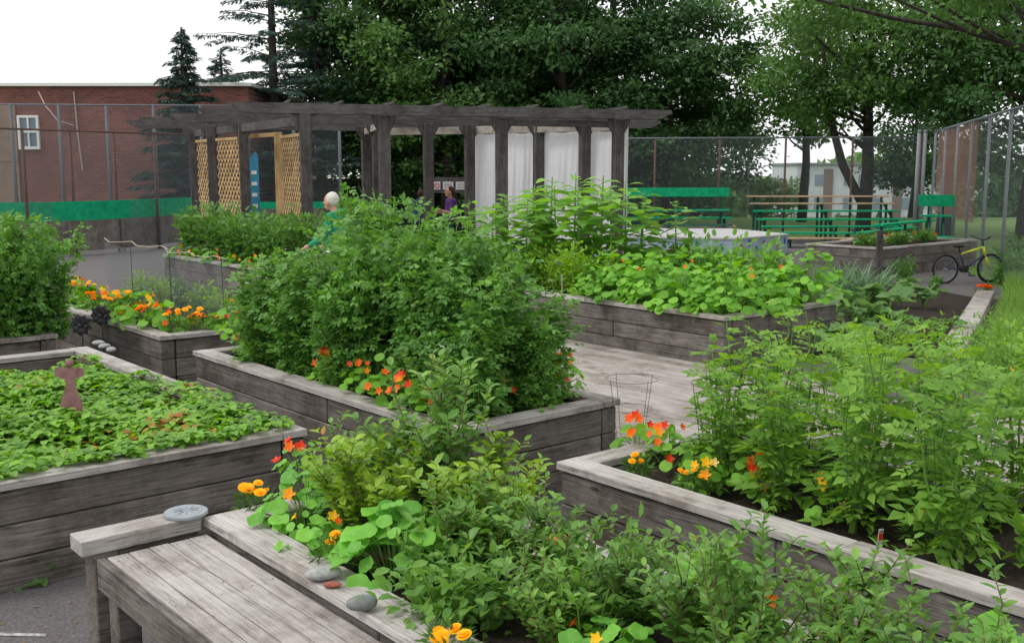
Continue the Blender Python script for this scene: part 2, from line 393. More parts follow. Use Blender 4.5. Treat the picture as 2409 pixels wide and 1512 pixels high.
tag(mb.build('leaf_litter',leafmat('dry_leaf',(.1,.06,.03),(.32,.24,.13),.9,.1)),'small dry leaves scattered over the asphalt path','leaf litter',kind='stuff')
# ------------------------------------------------------------ raised beds
def soilgrid(x0,x1,y0,y1,z,amp=.03,st=.06):
    mb=MB(); nx=max(2,int((x1-x0)/st)); ny=max(2,int((y1-y0)/st))
    X,Y=np.meshgrid(np.linspace(x0,x1,nx),np.linspace(y0,y1,ny)); Z=z+rng.uniform(-amp,amp,X.shape)*.7
    idx=np.arange(nx*ny).reshape(ny,nx)
    mb.add(np.stack([X.ravel(),Y.ravel(),Z.ravel()],1),np.stack([idx[:-1,:-1].ravel(),idx[:-1,1:].ravel(),idx[1:,1:].ravel(),idx[1:,:-1].ravel()],1))
    return mb
def bed(label,s0,t0,Ls,Lt,origin=None,rw=.15,top=.56,sz=.5,rot=PHI):
    o=thing('raised_bed',label,'raised bed',origin if origin is not None else gw(s0,t0),rot)
    th=.13; ch=(top-.045)/3
    def wall(ax,pos,a,b):
        m=MB()
        for c in range(3):
            cuts=[a]+([a+(b-a)*random.uniform(.3,.7)] if b-a>1.7 and random.random()<.6 else [])+[b]
            for p,q in zip(cuts[:-1],cuts[1:]):
                j=random.uniform(-.006,.006)
                if ax==1: box(m,pos+j,pos+j+th,p+.002,q-.002,c*ch,(c+1)*ch-.006,0,.006)
                else: box(m,p+.002,q-.002,pos+j,pos+j+th,c*ch,(c+1)*ch-.006,0,.006)
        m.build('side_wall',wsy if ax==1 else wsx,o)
    e=.018
    wall(1,e,e,Ls-e); wall(1,Lt-e-th,e,Ls-e); wall(0,e,e+th+.007,Lt-e-th-.007); wall(0,Ls-e-th,e+th+.007,Lt-e-th-.007)
    for (x,) in ((0,),(Lt-rw,)):
        m=MB(); cut=Ls*random.uniform(.4,.6)
        for p,q in ((0,cut-.003),(cut,Ls)): box(m,x,x+rw,p,q,top-.04+.002,top+random.uniform(0,.004),0,.003)
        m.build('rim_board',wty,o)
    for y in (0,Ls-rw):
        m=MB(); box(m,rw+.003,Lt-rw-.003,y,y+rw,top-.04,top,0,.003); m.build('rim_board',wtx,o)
    soilgrid(e+th-.01,Lt-e-th+.01,e+th-.01,Ls-e-th+.01,sz,.02).build('soil',soil,o,True)
    return o
bed('grey timber bed with blueberry bushes beside the slatted bench',.5,1.80,3.71,1.07,rw=.17)
bed('weathered timber bed filled with strawberry plants at the left',5.30,.95,3.77,1.97,sz=.4)
bed('timber bed holding tomato cages at the lower right',.2,3.56,3.66,1.4,sz=.47)
bed('long timber bed packed with tall climbing pea plants',4.69,3.52,3.6,1.38)
bed('timber bed with marigolds and a netting barrier behind the pea bed',9.19,3.6,3.6,1.4)
bed('timber bed at the left edge under a tall dense bush',9.95,1.2,3.4,1.75)
bed('large timber bed overflowing with round leaved nasturtiums beside the deck',6.69,8.5,5.0,2.08)
bed('timber bed of leafy bushes in front of the lattice panels',0,0,3.6,1.5,origin=G(600,632,.56)-Vector((0,0,.56)))
bed('timber bed beside the chain link fence and bicycle',0,0,1.75,3.9,origin=Vector((7.14,20.2,0)))
# bench
bs_=thing('slatted_bench','weathered grey slatted bench attached to the blueberry bed','bench',gw(1.2,1.33),PHI)
for i in range(5):
    xa=.035+i*.0855
    m=MB(); box(m,xa,xa+.081,0,2.94+random.uniform(-.008,.008),.475,.503+random.uniform(0,.002),0,.0015)
    for y in (.45,1.65,2.3,2.88):
        for dx in (.02,.06): ell(m,(xa+dx,y+random.uniform(-.01,.03),.5045),(.004,.004,.0015),7,4,1)
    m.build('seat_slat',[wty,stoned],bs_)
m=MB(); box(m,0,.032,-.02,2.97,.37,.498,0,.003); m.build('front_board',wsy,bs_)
for y in (.4,1.6,2.86):
    m=MB(); box(m,.034,.13,y,y+.1,0,.35,0,.006); box(m,.034,.455,y,y+.09,.37,.47,0,.005); m.build('leg',wsx,bs_)
m=MB(); box(m,-.05,.455,2.99,3.13,.508,.575,0,.004); m.build('end_beam',wtx,bs_)
m=MB(); box(m,0,.1,3.0,3.12,0,.505,0,.005); m.build('end_post',wsx,bs_)
m=MB(); box(m,.104,.45,3.02,3.06,.37,.505,0,.004); m.build('end_board',wsx,bs_)
# stones
def stone_(label,p,r,m_,rz=0):
    m=MB(); ell(m,(0,0,r[2]),r,16,10,0,.012); o=m.build('stone',m_,None,True); o.location=p; o.rotation_euler=(0,0,rz); return tag(o,label,'stone')
stone_('pale grey flat stone on the bed rim by the bench',G(760,1362,.564),(.07,.038,.024),stone,.35)
stone_('small red stone next to the pale grey stone',G(782,1380,.564),(.034,.017,.01),stoner,.0)
stone_('dark grey stone on the bench side rim nearest the camera',G(852,1434,.564),(.055,.036,.026),stoned,.3)
for i,(x,y,l) in enumerate([(232,812,'leftmost of the pebbles on the strawberry bed corner'),(246,820,'middle pebble on the strawberry bed corner'),(262,828,'rightmost pebble on the strawberry bed corner')]):
    stone_(l,G(x,y,.563),(.055,.04,.022),stone,i)
m=MB(); tube(m,[(0,0,0),(0,0,.003),(0,0,.014),(0,0,.017)],[.088,.092,.092,.088],32)
tube(m,[(0,0,.017),(0,0,.0195)],[.07,.066],28); tube(m,[(0,0,.0197),(0,0,.022)],[.011,.009],10)
for k_ in range(10):
    a=k_*.628; bar(m,(.018*math.cos(a),.018*math.sin(a),.021),(.055*math.cos(a),.055*math.sin(a),.021),.006,.004)
o=m.build('stepping_stone',conc,None,False); o.location=G(438,1210,.575)+Vector((0,0,.001)); tag(o,'round grey concrete disc resting on the bench end beam','garden ornament')
# ------------------------------------------------------------ plants
fm={}
def fmesh(kind,m_):
    k=(kind,m_.name)
    if k not in fm:
        mb=MB()
        if kind=='nas': leafb(mb,[(0,0,0)],np.array([[1.,0,0]]),np.array([[0,0,1.]]),1,T_FLOW); leafb(mb,[(0,0,.04)],np.array([[.8,.6,0]]),np.array([[0,0.1,1.]]),.7,T_FLOW); tube(mb,[(0,0,-.6),(0,0,-.1)],[.04,.15],5)
        elif kind=='mar':
            for q in range(4):
                n=9-q*2+2; a=np.arange(n)*2*math.pi/n+q*.4
                P=np.zeros((n,3)); P[:,2]=.12*q; Dv=np.stack([np.cos(a),np.sin(a),np.full(n,.1+.3*q)],1)
                leafb(mb,P,Dv,np.tile([0,0,1.],(n,1)),1.0-q*.2,Tm([(0,0,0),(.5,.3,.1),(.9,.3,.05),(1,0,.12),(.9,-.3,.05),(.5,-.3,.1)],[[0,3,2,1],[0,5,4,3]]))
            ell(mb,(0,0,.2),(.45,.45,.3),8,5,0,.1)
        else: leafb(mb,[(0,0,0)]*2,np.array([[1.,0,0],[0,1,.2]]),np.array([[0,0,1.],[.3,0,1]]),1,T_RH)
        fm[k]=mb.mesh('flower',m_)
    return fm[k]
def addflower(root,kind,m_,p,size,rx=None):
    d=rx if rx is not None else Vector((random.uniform(-.6,.6),random.uniform(-1.,.2),.8))
    return link('flower',fmesh(kind,m_),root,Vector(p),d.to_track_quat('Z','Y').to_euler(),size*random.uniform(.8,1.2))
def pea(h=1.2,n=1700,r=.22,fl=6,ls=(.05,.095),dr=.005,jt=.02):
    o=thing('pea_plant','climbing pea plant','pea plant'); st=MB(); lf=MB(); P=[]
    for v in range(13):
        a=random.uniform(0,6.28); rr=random.uniform(.05,r*2); hh=h*random.uniform(.55,1.15)
        pts=[]; x,y=rr*.5*math.cos(a),rr*.5*math.sin(a)
        for i in range(12):
            z=hh*i/11; x+=random.gauss(0,jt)+dr*math.cos(a); y+=random.gauss(0,jt)+dr*math.sin(a)
            pts.append((x,y,z))
        tube(st,pts,[.0035]*12,3); P.append(np.array(pts))
    P=np.array(P); vi=rng.integers(0,13,n); u=rng.uniform(0.02,10.99,n); i=u.astype(int); f=(u-i)[:,None]
    C=P[vi,i]*(1-f)+P[vi,np.minimum(i+1,11)]*f
    off=rng.normal(0,.05,(n,3)); off[:,2]*=.5; C=C+off; C[:,2]=np.maximum(C[:,2],-.05)
    Dv=off+rv(n)*.05+np.array([0,0,.015]); N=rv(n)*.7+UP*.9+off*4
    leafb(lf,C,Dv,N,rng.uniform(ls[0],ls[1],n),T_PEA)
    for q in range(90):
        p=C[rng.integers(0,n)]; d=rv(1)[0]*.05; d[2]=abs(d[2])+.02
        tube(st,[p,p+d,p+d*1.7+rv(1)[0]*.02],[.0016,.0013,.001],3)
    st.build('stems',stemm,o); lf.build('foliage',L_pea,o)
    for q in range(fl):
        p=P[random.randint(0,12),random.randint(6,11)]; a=random.uniform(0,6.28); addflower(o,'pea',f_wh,(p[0]+.1*math.cos(a),p[1]+.1*math.sin(a),p[2]),.032)
    return o
def ordl(i): return ['first','second','third','fourth','fifth','sixth','seventh','eighth','ninth','tenth','eleventh','twelfth','thirteenth','fourteenth','fifteenth','sixteenth','seventeenth','eighteenth','nineteenth','twentieth'][i]
def scatter(protos,items,group,rz0=None):
    for k,(loc,lab,sc) in enumerate(items):
        p=protos[k%len(protos)]; rz=random.uniform(0,6.28) if rz0 is None else rz0+random.uniform(-.5,.5)
        if k<len(protos):
            p.location=loc; p.rotation_euler=(0,0,rz); p.scale=(sc,)*3 if not hasattr(sc,'__len__') else sc; p['label']=lab; p['group']=group
        else: dup(p,loc,rz,lab,group,sc)
its=[]
for k_,t_ in enumerate((4.0,4.42)):
    for i in range(9):
        s_=5.1+i*.355
        lab='%s tall pea plant from the near end, row along the %s side of pea bed'%(ordl(i),['path','deck'][k_])
        hs_=[[.72,.8,.88,.94,.84,.76,.68,.64,.6],[.76,.86,.92,.98,1.06,1.02,.74,.66,.6]][k_][i]
        its.append((gw(s_+random.uniform(-.05,.05),t_+random.uniform(-.04,.04),.5),lab,(1.05,1.05,hs_)))
scatter([pea(),pea(1.15),pea(1.25),pea(1.2)],its,'tall pea plants in the central bed')
its=[]
for i,(s_,t_) in enumerate([(10.25,2.45),(10.2,2.88),(10.65,2.4),(10.7,2.85),(11.2,2.6)]):
    its.append((gw(s_,t_,.5),'%s dense bushy vine from the near end at the left picture edge'%ordl(i),.92))
scatter([pea(1.15,2000,.3,1,dr=.01,jt=.024),pea(1.05,2000,.3,1,dr=.01,jt=.024)],its,'bushy vines at the left edge')
def nast(n=60,r=.3,h=.28,ls=.045,fl=(f_or,)*5,fs=.03,T=T_DISC,face=0.0,front=False,big=False):
    o=thing('nasturtium_plant','nasturtium','nasturtium'); st=MB(); lf=MB()
    a=rng.uniform(0,6.28,n); q=np.sqrt(rng.uniform(0,1,n)); z=h*(1-.75*q**2)*rng.uniform(.5,1.15,n)
    P=np.stack([r*q*np.cos(a),r*q*np.sin(a),z],1)
    N=np.stack([np.cos(a)*q*.7,np.sin(a)*q*.7-face,np.full(n,1.)],1)+rng.normal(0,.3,(n,3))
    Dv=np.cross(N,rv(n)); S=rng.uniform(.4 if big else .5,1.15,n)*ls
    leafb(lf,P,Dv,N,S,T)
    if big: leafb(lf,P,Dv,N,S,T_VEIN,1)
    for i in range(n):
        if i%2==0 or big: tube(st,[(P[i,0]*.2,P[i,1]*.2,0),(P[i,0]*.6,P[i,1]*.6,P[i,2]*.7),P[i]-np.array([0,0,ls*.1])],.0022,3)
    st.build('stems',stemm,o); lf.build('foliage',[L_big,veinm] if big else L_nas,o,True)
    for m_ in fl:
        a_=random.uniform(0,6.28) if not front else random.uniform(-3.0,-.3); q_=random.uniform(.4,1.1)
        addflower(o,'nas',m_,(r*q_*math.cos(a_),r*q_*math.sin(a_),h*(1.12-.7*q_*q_)+.02),fs,Vector((math.cos(a_)*.6+random.uniform(-.4,.4),math.sin(a_)*.6-.5,.6)))
    return o
its=[]
for t_ in (8.85,9.55,10.3):
    for i in range(5):
        s_=6.98+i*.46
        its.append((gw(s_+random.uniform(-.06,.06),t_+random.uniform(-.06,.06),.48),'%s nasturtium from the near corner, %s row of the large bed'%(ordl(i),{8.85:'deck side',9.55:'middle',10.3:'fence side'}[t_]),random.uniform(.95,1.25)))
scatter([nast(170,.4,.5,.049,(f_or,f_or),.026,T_DISC8,.15),nast(170,.42,.44,.052,(),.03,T_DISC8,.15),nast(160,.38,.56,.046,(f_rd,),.026,T_DISC8,.15),nast(170,.4,.46,.05,(f_or,),.026,T_DISC8,.15)],its,'nasturtiums in the large bed',0)
rim=[(640,860,'nasturtium with few flowers spilling over the pea bed rim left of centre'),(785,915,'nasturtium with dense red orange flowers leaning over the pea bed rim'),(845,945,'nasturtium just right of the dense flower cluster on the pea bed'),(905,968,'nasturtium with orange flowers hanging over the rim near the pea bed corner'),(975,995,'nasturtium nearest the front corner of the pea bed'),(550,825,'leftmost orange nasturtium on the pea bed'),(595,845,'second nasturtium from the left on the pea bed'),(1290,945,'nasturtium on the short right end of the pea bed'),(1325,925,'nasturtium beside the cane at the right corner of the pea bed'),(1020,990,'nasturtium above the front corner board of pea bed'),(1160,975,'low nasturtium in the middle of the short end of pea bed')]
its=[(G(x,y-14,.53),l,random.uniform(.9,1.1)) for x,y,l in rim]
na1=nast(34,.17,.26,.035,(f_rd,f_or,f_or,f_rd,f_or,f_go,f_rd,f_or,f_or,f_rd),.028,T_DISC,.2,True); na2=nast(30,.17,.28,.035,(f_or,f_rd,f_or,f_or,f_go,f_or),.026,T_DISC,.2,True)
scatter([na2,na1,nast(26,.16,.26,.035,(f_or,f_or,f_go,f_rd,f_or),.026,T_DISC,.2,True)],its,'orange nasturtiums edging the pea bed',0)
def mari(n=260,r=.13,h=.2,heads=5,m_=f_ye,hs_=.026):
    o=thing('marigold_plant','marigold','marigold'); lf=MB(); st=MB()
    P=rng.normal(0,1,(n,3)); P/=np.linalg.norm(P,axis=1,keepdims=True); P*=rng.uniform(.3,1,(n,1))**.5; P=P*np.array([r,r,h*.5])+np.array([0,0,h*.5])
    Dv=P-np.array([0,0,h*.3])+rv(n)*.05; leafb(lf,P,Dv,rv(n)+UP,rng.uniform(.03,.05,n),T_NEED); lf.build('foliage',L_mar,o)
    for i in range(heads):
        a=random.uniform(0,6.28); q=random.uniform(.2,1); p=(r*q*math.cos(a),r*q*math.sin(a),h+random.uniform(-.02,.03))
        tube(st,[(0,0,0),(p[0]*.7,p[1]*.7,h*.6),p],.002,3); addflower(o,'mar',m_,p,hs_,Vector((random.uniform(-.4,.4),random.uniform(-.7,-.1),1)))
    st.build('stems',stemm,o); return o
its=[]
for i in range(12):
    its.append((gw(9.42+i*.28,3.86+random.uniform(-.04,.08),.5),'%s flowering plant from the near end along the front of marigold bed'%ordl(i),random.uniform(1.1,1.4)))
for i in range(4):
    its.append((gw(9.4,4.1+i*.22,.5),'%s flowering plant along the short near end of marigold bed'%ordl(i),random.uniform(1.,1.3)))
scatter([mari(260,.15,.2,9,f_ye),nast(40,.2,.22,.04,(f_or,f_rd,f_ye,f_rd,f_or,f_rd),.03,T_DISC,.2),mari(240,.15,.18,9,f_go),nast(46,.2,.22,.04,(f_ye,f_go,f_ye,f_ye),.03,T_DISC,.2),nast(46,.2,.24,.04,(f_rd,f_rd,f_or),.03,T_DISC,.2)],its,'bright flowers in the marigold bed')
def bush(n,r,h,ls,m_,T,hang=0,name='leafy_bush',cat='bush',stems=8,stm=None):
    o=thing(name,name.replace('_',' '),cat); lf=MB(); st=MB()
    tips=[]
    for i in range(stems):
        a=random.uniform(0,6.28); q=r*random.uniform(.2,.8); tp=(q*math.cos(a),q*math.sin(a),h*random.uniform(.7,1)); tips.append(tp)
        tube(st,[(0,0,0),(tp[0]*.6,tp[1]*.6,tp[2]*.5),tp],[.006,.004,.002],4)
    tips=np.array(tips); c=tips[rng.integers(0,stems,n)]; u=rng.uniform(.15,1.05,(n,1))
    P=c*np.stack([u[:,0],u[:,0],u[:,0]],1)+rng.normal(0,1,(n,3))*np.array([r*.22,r*.22,h*.12]); P[:,2]=np.abs(P[:,2])
    Dv=P*np.array([1,1,.3])+rv(n)*r*.5+np.array([0,0,-hang*r]); N=UP+rv(n)*.5+P*np.array([1,1,0])/max(r,.1)*.4
    leafb(lf,P,Dv,N,rng.uniform(.6,1.2,n)*ls,T); lf.build('foliage',m_,o); st.build('stems',stm or stemm,o); return o
p0=bush(420,.36,.82,.12,L_pot,T_OV); p1=bush(420,.38,.76,.13,L_pot,T_OV)
O7=G(600,632,.56); its=[]
for i in range(6):
    for j_ in range(2):
        its.append((Vector((O7.x,O7.y,.5))+gw(.25+i*.6,.4+j_*.65),'%s dark leafy bush from the right, %s row before the lattice'%(ordl(i),['front','back'][j_]),random.uniform(.9,1.1)))
scatter([p0,p1],its,'dark leafy bushes before the lattice')
its=[]
for i in range(5): its.append((Vector((O7.x,O7.y,.5))+gw(.3+i*.72,.1),'%s orange flower clump from the right under the dark bushes'%ordl(i),1.1))
scatter([nast(40,.18,.2,.04,(f_or,f_or,f_go),.024,T_DISC,.2,True),nast(30,.18,.2,.04,(f_go,f_ye),.024,T_DISC,.2,True)],its,'orange flower clumps under the dark bushes',0)
its=[]
for i in range(8): its.append((gw(9.7+i*.38,4.6+random.uniform(-.05,.15),.5),'%s low green crop from the near end behind the netting'%ordl(i),.75))
scatter([bush(260,.28,.4,.08,L_pot,T_OV,name='bean_plant',cat='bean plant'),bush(260,.28,.4,.08,L_fen,T_OV,name='bean_plant',cat='bean plant')],its,'low crops behind the netting')
netm=linkmat('grey_netting',(.13,.145,.16),.02,.2,.9)
nt_=thing('netting_barrier','grey wire netting barrier strung with crooked sticks in marigold bed','netting',gw(9.5,4.4,0),PHI+math.pi/2)
def ntop(x): return 1.2-.045*abs(math.sin(x*1.9))
m=MB(); n=36; V=[]
for i in range(n+1):
    x=3.3*i/n; y=.02*math.sin(i*.6); V+=[(x,y,.5),(x,y,ntop(x))]
m.add(V,[[2*i,2*i+2,2*i+3,2*i+1] for i in range(n)]); m.build('netting',netm,nt_)
stick=noisemat('dry_stick',(.3,.25,.2),(.45,.38,.31),20,.8)
for (a,b,zz) in ((0,1.5,1.2),(1.3,3.4,1.22)):
    m=MB(); tube(m,[(a+(b-a)*i/7,.03*math.sin(i*2.3+a),zz+.02*math.sin(i*1.9)) for i in range(8)],.006,5); m.build('stick',stick,nt_)
for x in (0.02,1.3,2.4): m=MB(); tube(m,[(x,.02,.3),(x+.02,.02,1.2)],.004,5); m.build('stake',wire,nt_)
m=MB(); tube(m,[D(562,643,8.9),D(640,655,8.4),D(712,680,7.9)],.008,5); tag(m.build('crooked_stick',stick),'pale crooked stick poking out left of the pea plants','stick')
m=MB(); b_=G(1333,935,.5); tube(m,[b_,b_+Vector((-.03,.0,.45)),b_+Vector((-.04,0,.85))],.005,5); tag(m.build('bamboo_cane',stick),'thin brown cane standing at the right corner of pea bed','cane')
def sunf(h=1.3,n=30,ls=.28):
    o=thing('sunflower_plant','sunflower','sunflower plant'); st=MB(); lf=MB()
    tube(st,[(0,0,0),(.02,.01,h*.5),(0.03,-.01,h)],[.014,.011,.006],6)
    i=np.arange(n); z=h*(.12+.88*(i/n)**.9); a=i*2.4+rng.normal(0,.3,n); Dv=np.stack([np.cos(a),np.sin(a),.1+.35*i/n-.5*rng.uniform(0,1,n)],1)
    P=np.stack([.09*np.cos(a),.09*np.sin(a),z],1)
    for k in range(n): tube(st,[(0,0,z[k]-.03),P[k]],.004,3)
    leafb(lf,P,Dv,np.tile(UP,(n,1))+np.stack([np.cos(a),np.sin(a),np.zeros(n)],1)*.35+rv(n)*.25,ls*np.where(i>n*.85,.55,rng.uniform(.75,1.1,n)),T_HEART)
    lf.build('foliage',L_sun,o); st.build('stem',stemm,o); return o
its=[]
for i,(s_,t_,sc) in enumerate([(8.95,10.35,.9),(9.1,9.85,.92),(9.3,9.5,.99),(9.4,10.2,1.0),(9.6,9.2,1.03),(9.75,9.75,1.1),(9.85,10.3,1.08),(10.1,9.3,1.08),(10.2,9.75,1.12),(10.3,10.3,1.1),(10.55,9.3,1.08),(10.7,9.75,1.08),(10.75,10.3,1.02),(10.95,9.2,.98),(11.1,9.8,.97),(11.25,9.4,.93),(11.35,10.15,.9),(11.45,8.9,.85),(10.2,8.85,.9),(10.8,8.8,.9)]):
    its.append((gw(s_,t_,.5),'%s broad leaved sunflower counted from the right, behind the nasturtiums'%ordl(i),sc))
scatter([sunf(),sunf(1.25,32),sunf(1.35,28,.3)],its,'young sunflowers behind the nasturtiums')
its=[]
for i in range(7): its.append((gw(8.95+i*.36,8.85+random.uniform(-.1,.15),.48),'%s yellow green feathery herb from the right on the deck side'%ordl(i),random.uniform(.9,1.15)))
scatter([bush(600,.3,.5,.07,L_fen,T_NEED,name='herb_plant',cat='herb'),bush(420,.3,.55,.075,L_fen,T_OV,name='herb_plant',cat='herb')],its,'feathery herbs in the large bed')
its=[]
for i in range(4): its.append((gw(7.5+i*.45,10.35,.5),'%s taller leafy plant from the right at the back of nasturtiums'%ordl(i),.85))
scatter([bush(300,.3,.74,.12,L_sun,T_OV,name='bean_plant',cat='bean plant')],its,'leafy plants at the back of the nasturtiums')
# strawberry ground cover
mb=MB(); n=4300
lx=rng.uniform(.12,1.84,n); ly=rng.uniform(.12,3.2,n)
cl=np.sin(lx*7+1)*np.cos(ly*6)+np.sin(lx*3.1+ly*4.3); keep=rng.uniform(-1.9,1.0,n)<cl+1.5; lx=lx[keep]; ly=ly[keep]; cl=cl[keep]; n=len(lx)
zz=.48+.1*rng.uniform(0,1,n)+.03*cl
P=np.stack([lx,ly,zz],1); N=UP+rv(n)*.42; leafb(mb,P,np.stack([rng.normal(size=n),rng.normal(size=n),np.zeros(n)],1),N,rng.uniform(.05,.095,n),T_TRI)
n2=320; ex=np.where(rng.uniform(0,1,n2)<.55,rng.uniform(.06,1.85,n2),rng.uniform(1.74,1.93,n2)); ey=np.where(ex<1.73,rng.uniform(.05,.18,n2),rng.uniform(.05,1.6,n2))
leafb(mb,np.stack([ex,ey,np.full(n2,.575)+rng.uniform(0,.05,n2)],1),np.stack([rng.normal(size=n2),rng.normal(size=n2),np.zeros(n2)],1),UP+rv(n2)*.35,rng.uniform(.05,.085,n2),T_TRI)
for i in range(160): tube(mb,[(lx[i],ly[i],.38),(lx[i]+.02,ly[i],zz[i])],.002,3,1)
o=mb.build('strawberry_patch',[L_str,stemm]); o.location=gw(5.30,.95); o.rotation_euler=(0,0,PHI); tag(o,'low green strawberry leaves covering the left bed','strawberry plants',kind='stuff')
# ornaments
def prism(mb,pts,th,mat=0,y=0):
    n=len(pts); V=[(x,y-th/2,z) for x,z in pts]+[(x,y+th/2,z) for x,z in pts]
    mb.add(V,[list(range(n)),[n+i for i in range(n)][::-1]]+[[i,(i+1)%n,n+(i+1)%n,n+i] for i in range(n)],mat)
an=thing('angel_figure','flat rusty mauve angel figure standing in the strawberry bed','garden ornament',G(172,1000,.5)+Vector((0,0,.04)),.15)
rustp=noisemat('mauve_rust',(.2,.09,.09),(.32,.17,.17),15,.7)
m=MB(); prism(m,[(-.075,.03),(.075,.01),(.06,.1),(.03,.2),(.022,.27),(-.022,.27),(-.03,.2),(-.06,.12)],.008); m.build('dress',rustp,an)
m=MB(); prism(m,[(.021,.245),(.085,.27),(.08,.315),(.03,.32),(-.03,.32),(-.085,.325),(-.09,.275),(-.021,.24)],.006); m.build('wings',rustp,an)
m=MB(); tube(m,[(0,-.006,.345),(0,.006,.345)],.026,14); m.build('head',rustp,an,True)
m=MB(); tube(m,[(0,0.006,-.1),(0,.006,.2)],.004,5); m.build('stake',rust,an)
for (x,y,ds,dt,lab) in ((190,765,.1,.05,'left black iron flower stake near the strawberry bed corner'),(237,742,.25,.3,'right black iron flower stake near the strawberry bed corner')):
    b=gw(9.4+ds,2.75+dt,0); tp=D(x,y,b.y); t=thing('iron_flower',lab,'garden ornament',(tp.x,b.y,0),0)
    m=MB(); tube(m,[(0,0,0),(.01,0,tp.z*.5),(0,.02,tp.z)],.006,5); m.build('stem',blackm,t)
    m=MB()
    for r_,k in ((.07,6),(.1,9)):
        aa=np.arange(k)*2*math.pi/k+(k*.2); leafb(m,np.tile([0,-.0,tp.z],(k,1)),np.stack([np.cos(aa),np.full(k,-.3 if k==6 else -.05),np.sin(aa)],1),np.tile([0,-1.,0],(k,1)),r_,T_WIDE)
    ell(m,(0,-.02,tp.z),(.02,.015,.02),8,6); m.build('petals',blackm,t)
# blueberry bushes
mb_=MB(); ell(mb_,(0,0,0),(.0075,)*3,8,6); BERRY=mb_.mesh('berry',berry,True)
mb_=MB(); ell(mb_,(0,0,0),(.018,.018,.016),10,7); FRUIT=mb_.mesh('fruit',L_fru,True)
def blue(h=.6,stems=14,m_=L_blu,lf_s=.05,berries=0,r=.25,sp_=.014):
    o=thing('blueberry_bush','blueberry bush','blueberry bush'); st=MB(); lf=MB(); nb=0
    for i in range(stems):
        a=random.uniform(0,6.28); q=random.uniform(.25,1.)*r; hh=h*random.uniform(.5,1)*(1.15 if i==0 else 1)
        pts=[]
        for k in range(7):
            u=k/6; pts.append(np.array([q*math.cos(a)*u**.8+random.gauss(0,.008),q*math.sin(a)*u**.8+random.gauss(0,.008),hh*u]))
        tube(st,pts,[.006,.005,.004,.0035,.003,.0025,.0015],4)
        subs=[pts]
        for b in range(4):
            k=random.randint(1,5); a2=random.uniform(0,6.28); L=random.uniform(.08,.2); p=pts[k]
            e=p+np.array([L*.7*math.cos(a2),L*.7*math.sin(a2),L*.8]); sp=[p+(e-p)*j/3 for j in range(4)]; tube(st,sp,[.003,.0025,.002,.0012],3); subs.append(sp)
        for sp in subs:
            sp=np.array(sp); L=np.linalg.norm(sp[-1]-sp[0]); nn=int(L/sp_)
            u=np.linspace(.12,.999,max(nn,3))*(len(sp)-1); ii=u.astype(int); f=(u-ii)[:,None]
            P=sp[ii]*(1-f)+sp[np.minimum(ii+1,len(sp)-1)]*f; ax=sp[-1]-sp[0]; ax/=np.linalg.norm(ax)
            aa=np.arange(len(P))*2.4+random.random()*6; side=np.stack([np.cos(aa),np.sin(aa),np.zeros(len(P))],1)
            Dv=side+ax*.7+rng.normal(0,.15,(len(P),3)); leafb(lf,P,Dv,np.tile(UP,(len(P),1))+ax+rng.normal(0,.3,(len(P),3))-side*.3,lf_s*rng.uniform(.7,1.2,len(P)),T_OV)
        if nb<berries:
            p=pts[5]+np.array([0,-.02,.0])
            for q_ in range(4): link('berry',BERRY,o,Vector(p+rng.normal(0,.013,3)))
            nb+=1
    st.build('stems',stemb,o); lf.build('foliage',m_,o)
    return o
bp=[blue(.66,15),blue(.52,17,L_bly,.056,0,.28),blue(.52,16),blue(.47,14,L_blu,.046,6,.24)]
bl=[(3.95,2.5,'airy blueberry bush at the far end of the front bed',.9,2),(3.6,2.58,'blueberry bush with the tallest sprig, front bed',1.15,0),(3.62,2.3,'yellow green blueberry bush behind the big nasturtium leaves',1.05,1),(3.22,2.55,'yellowish blueberry bush on the aisle side of front bed',1.0,1),(2.95,2.35,'blueberry bush right of the big nasturtium leaves',.88,2),(2.65,2.4,'small leaved blueberry bush near the middle of front bed',.92,3),(2.4,2.2,'low blueberry bush near the bottom centre',.72,2),(2.25,2.5,'blueberry bush leaning over the right rim of front bed',.85,3),
(1.95,2.45,'blueberry bush with pale berry clusters in front of tomato bed',1.02,3),(1.7,2.3,'blueberry bush at the bottom right of centre',.85,0),(1.62,2.6,'blueberry bush with upright sprigs before the tomato bed',1.02,3),(1.3,2.5,'blueberry bush between the sprigs and the right corner',.9,2),(1.1,2.62,'blueberry bush at the bottom right corner',.9,2),(.95,2.35,'lowest blueberry bush at the right bottom corner',.78,0)]
first=set()
for (s_,t_,lab,sc,k) in bl:
    loc=gw(s_,t_,.48)
    if k not in first:
        first.add(k); bp[k].location=loc; bp[k]['label']=lab; bp[k]['group']='blueberry bushes in the front bed'; bp[k].scale=(sc,)*3
    else: dup(bp[k],loc,random.uniform(0,6.28),lab,'blueberry bushes in the front bed',sc)
def single(o,loc,label,sc=1,rz=None):
    o.location=loc; o['label']=label; o.scale=(sc,)*3; o.rotation_euler=(0,0,random.uniform(0,6) if rz is None else rz); return o
single(nast(60,.25,.3,.058,(),.03,T_BIG,.3,big=True),gw(3.2,2.12,.5),'large round leaved nasturtium beside the stones on the bench rim',1,0)
single(nast(60,.24,.24,.038,(f_or,f_or,f_ye,f_rd,f_go),.024,T_BIG,.3,big=True),gw(3.9,2.14,.5),'nasturtium with orange blooms at the far left corner of front bed',1,0)
single(nast(24,.14,.2,.036,(f_rd,f_rd,f_rd,f_or),.028,T_BIG,.3,big=True),G(705,1135,.52),'nasturtium with bright red blooms at the far end of front bed',1,0)
single(nast(30,.2,.2,.04,(f_or,f_ye),.022,T_BIG,.3,big=True),gw(3.6,2.0,.5),'low nasturtium between the corner flowers and big leaves',.85,0)
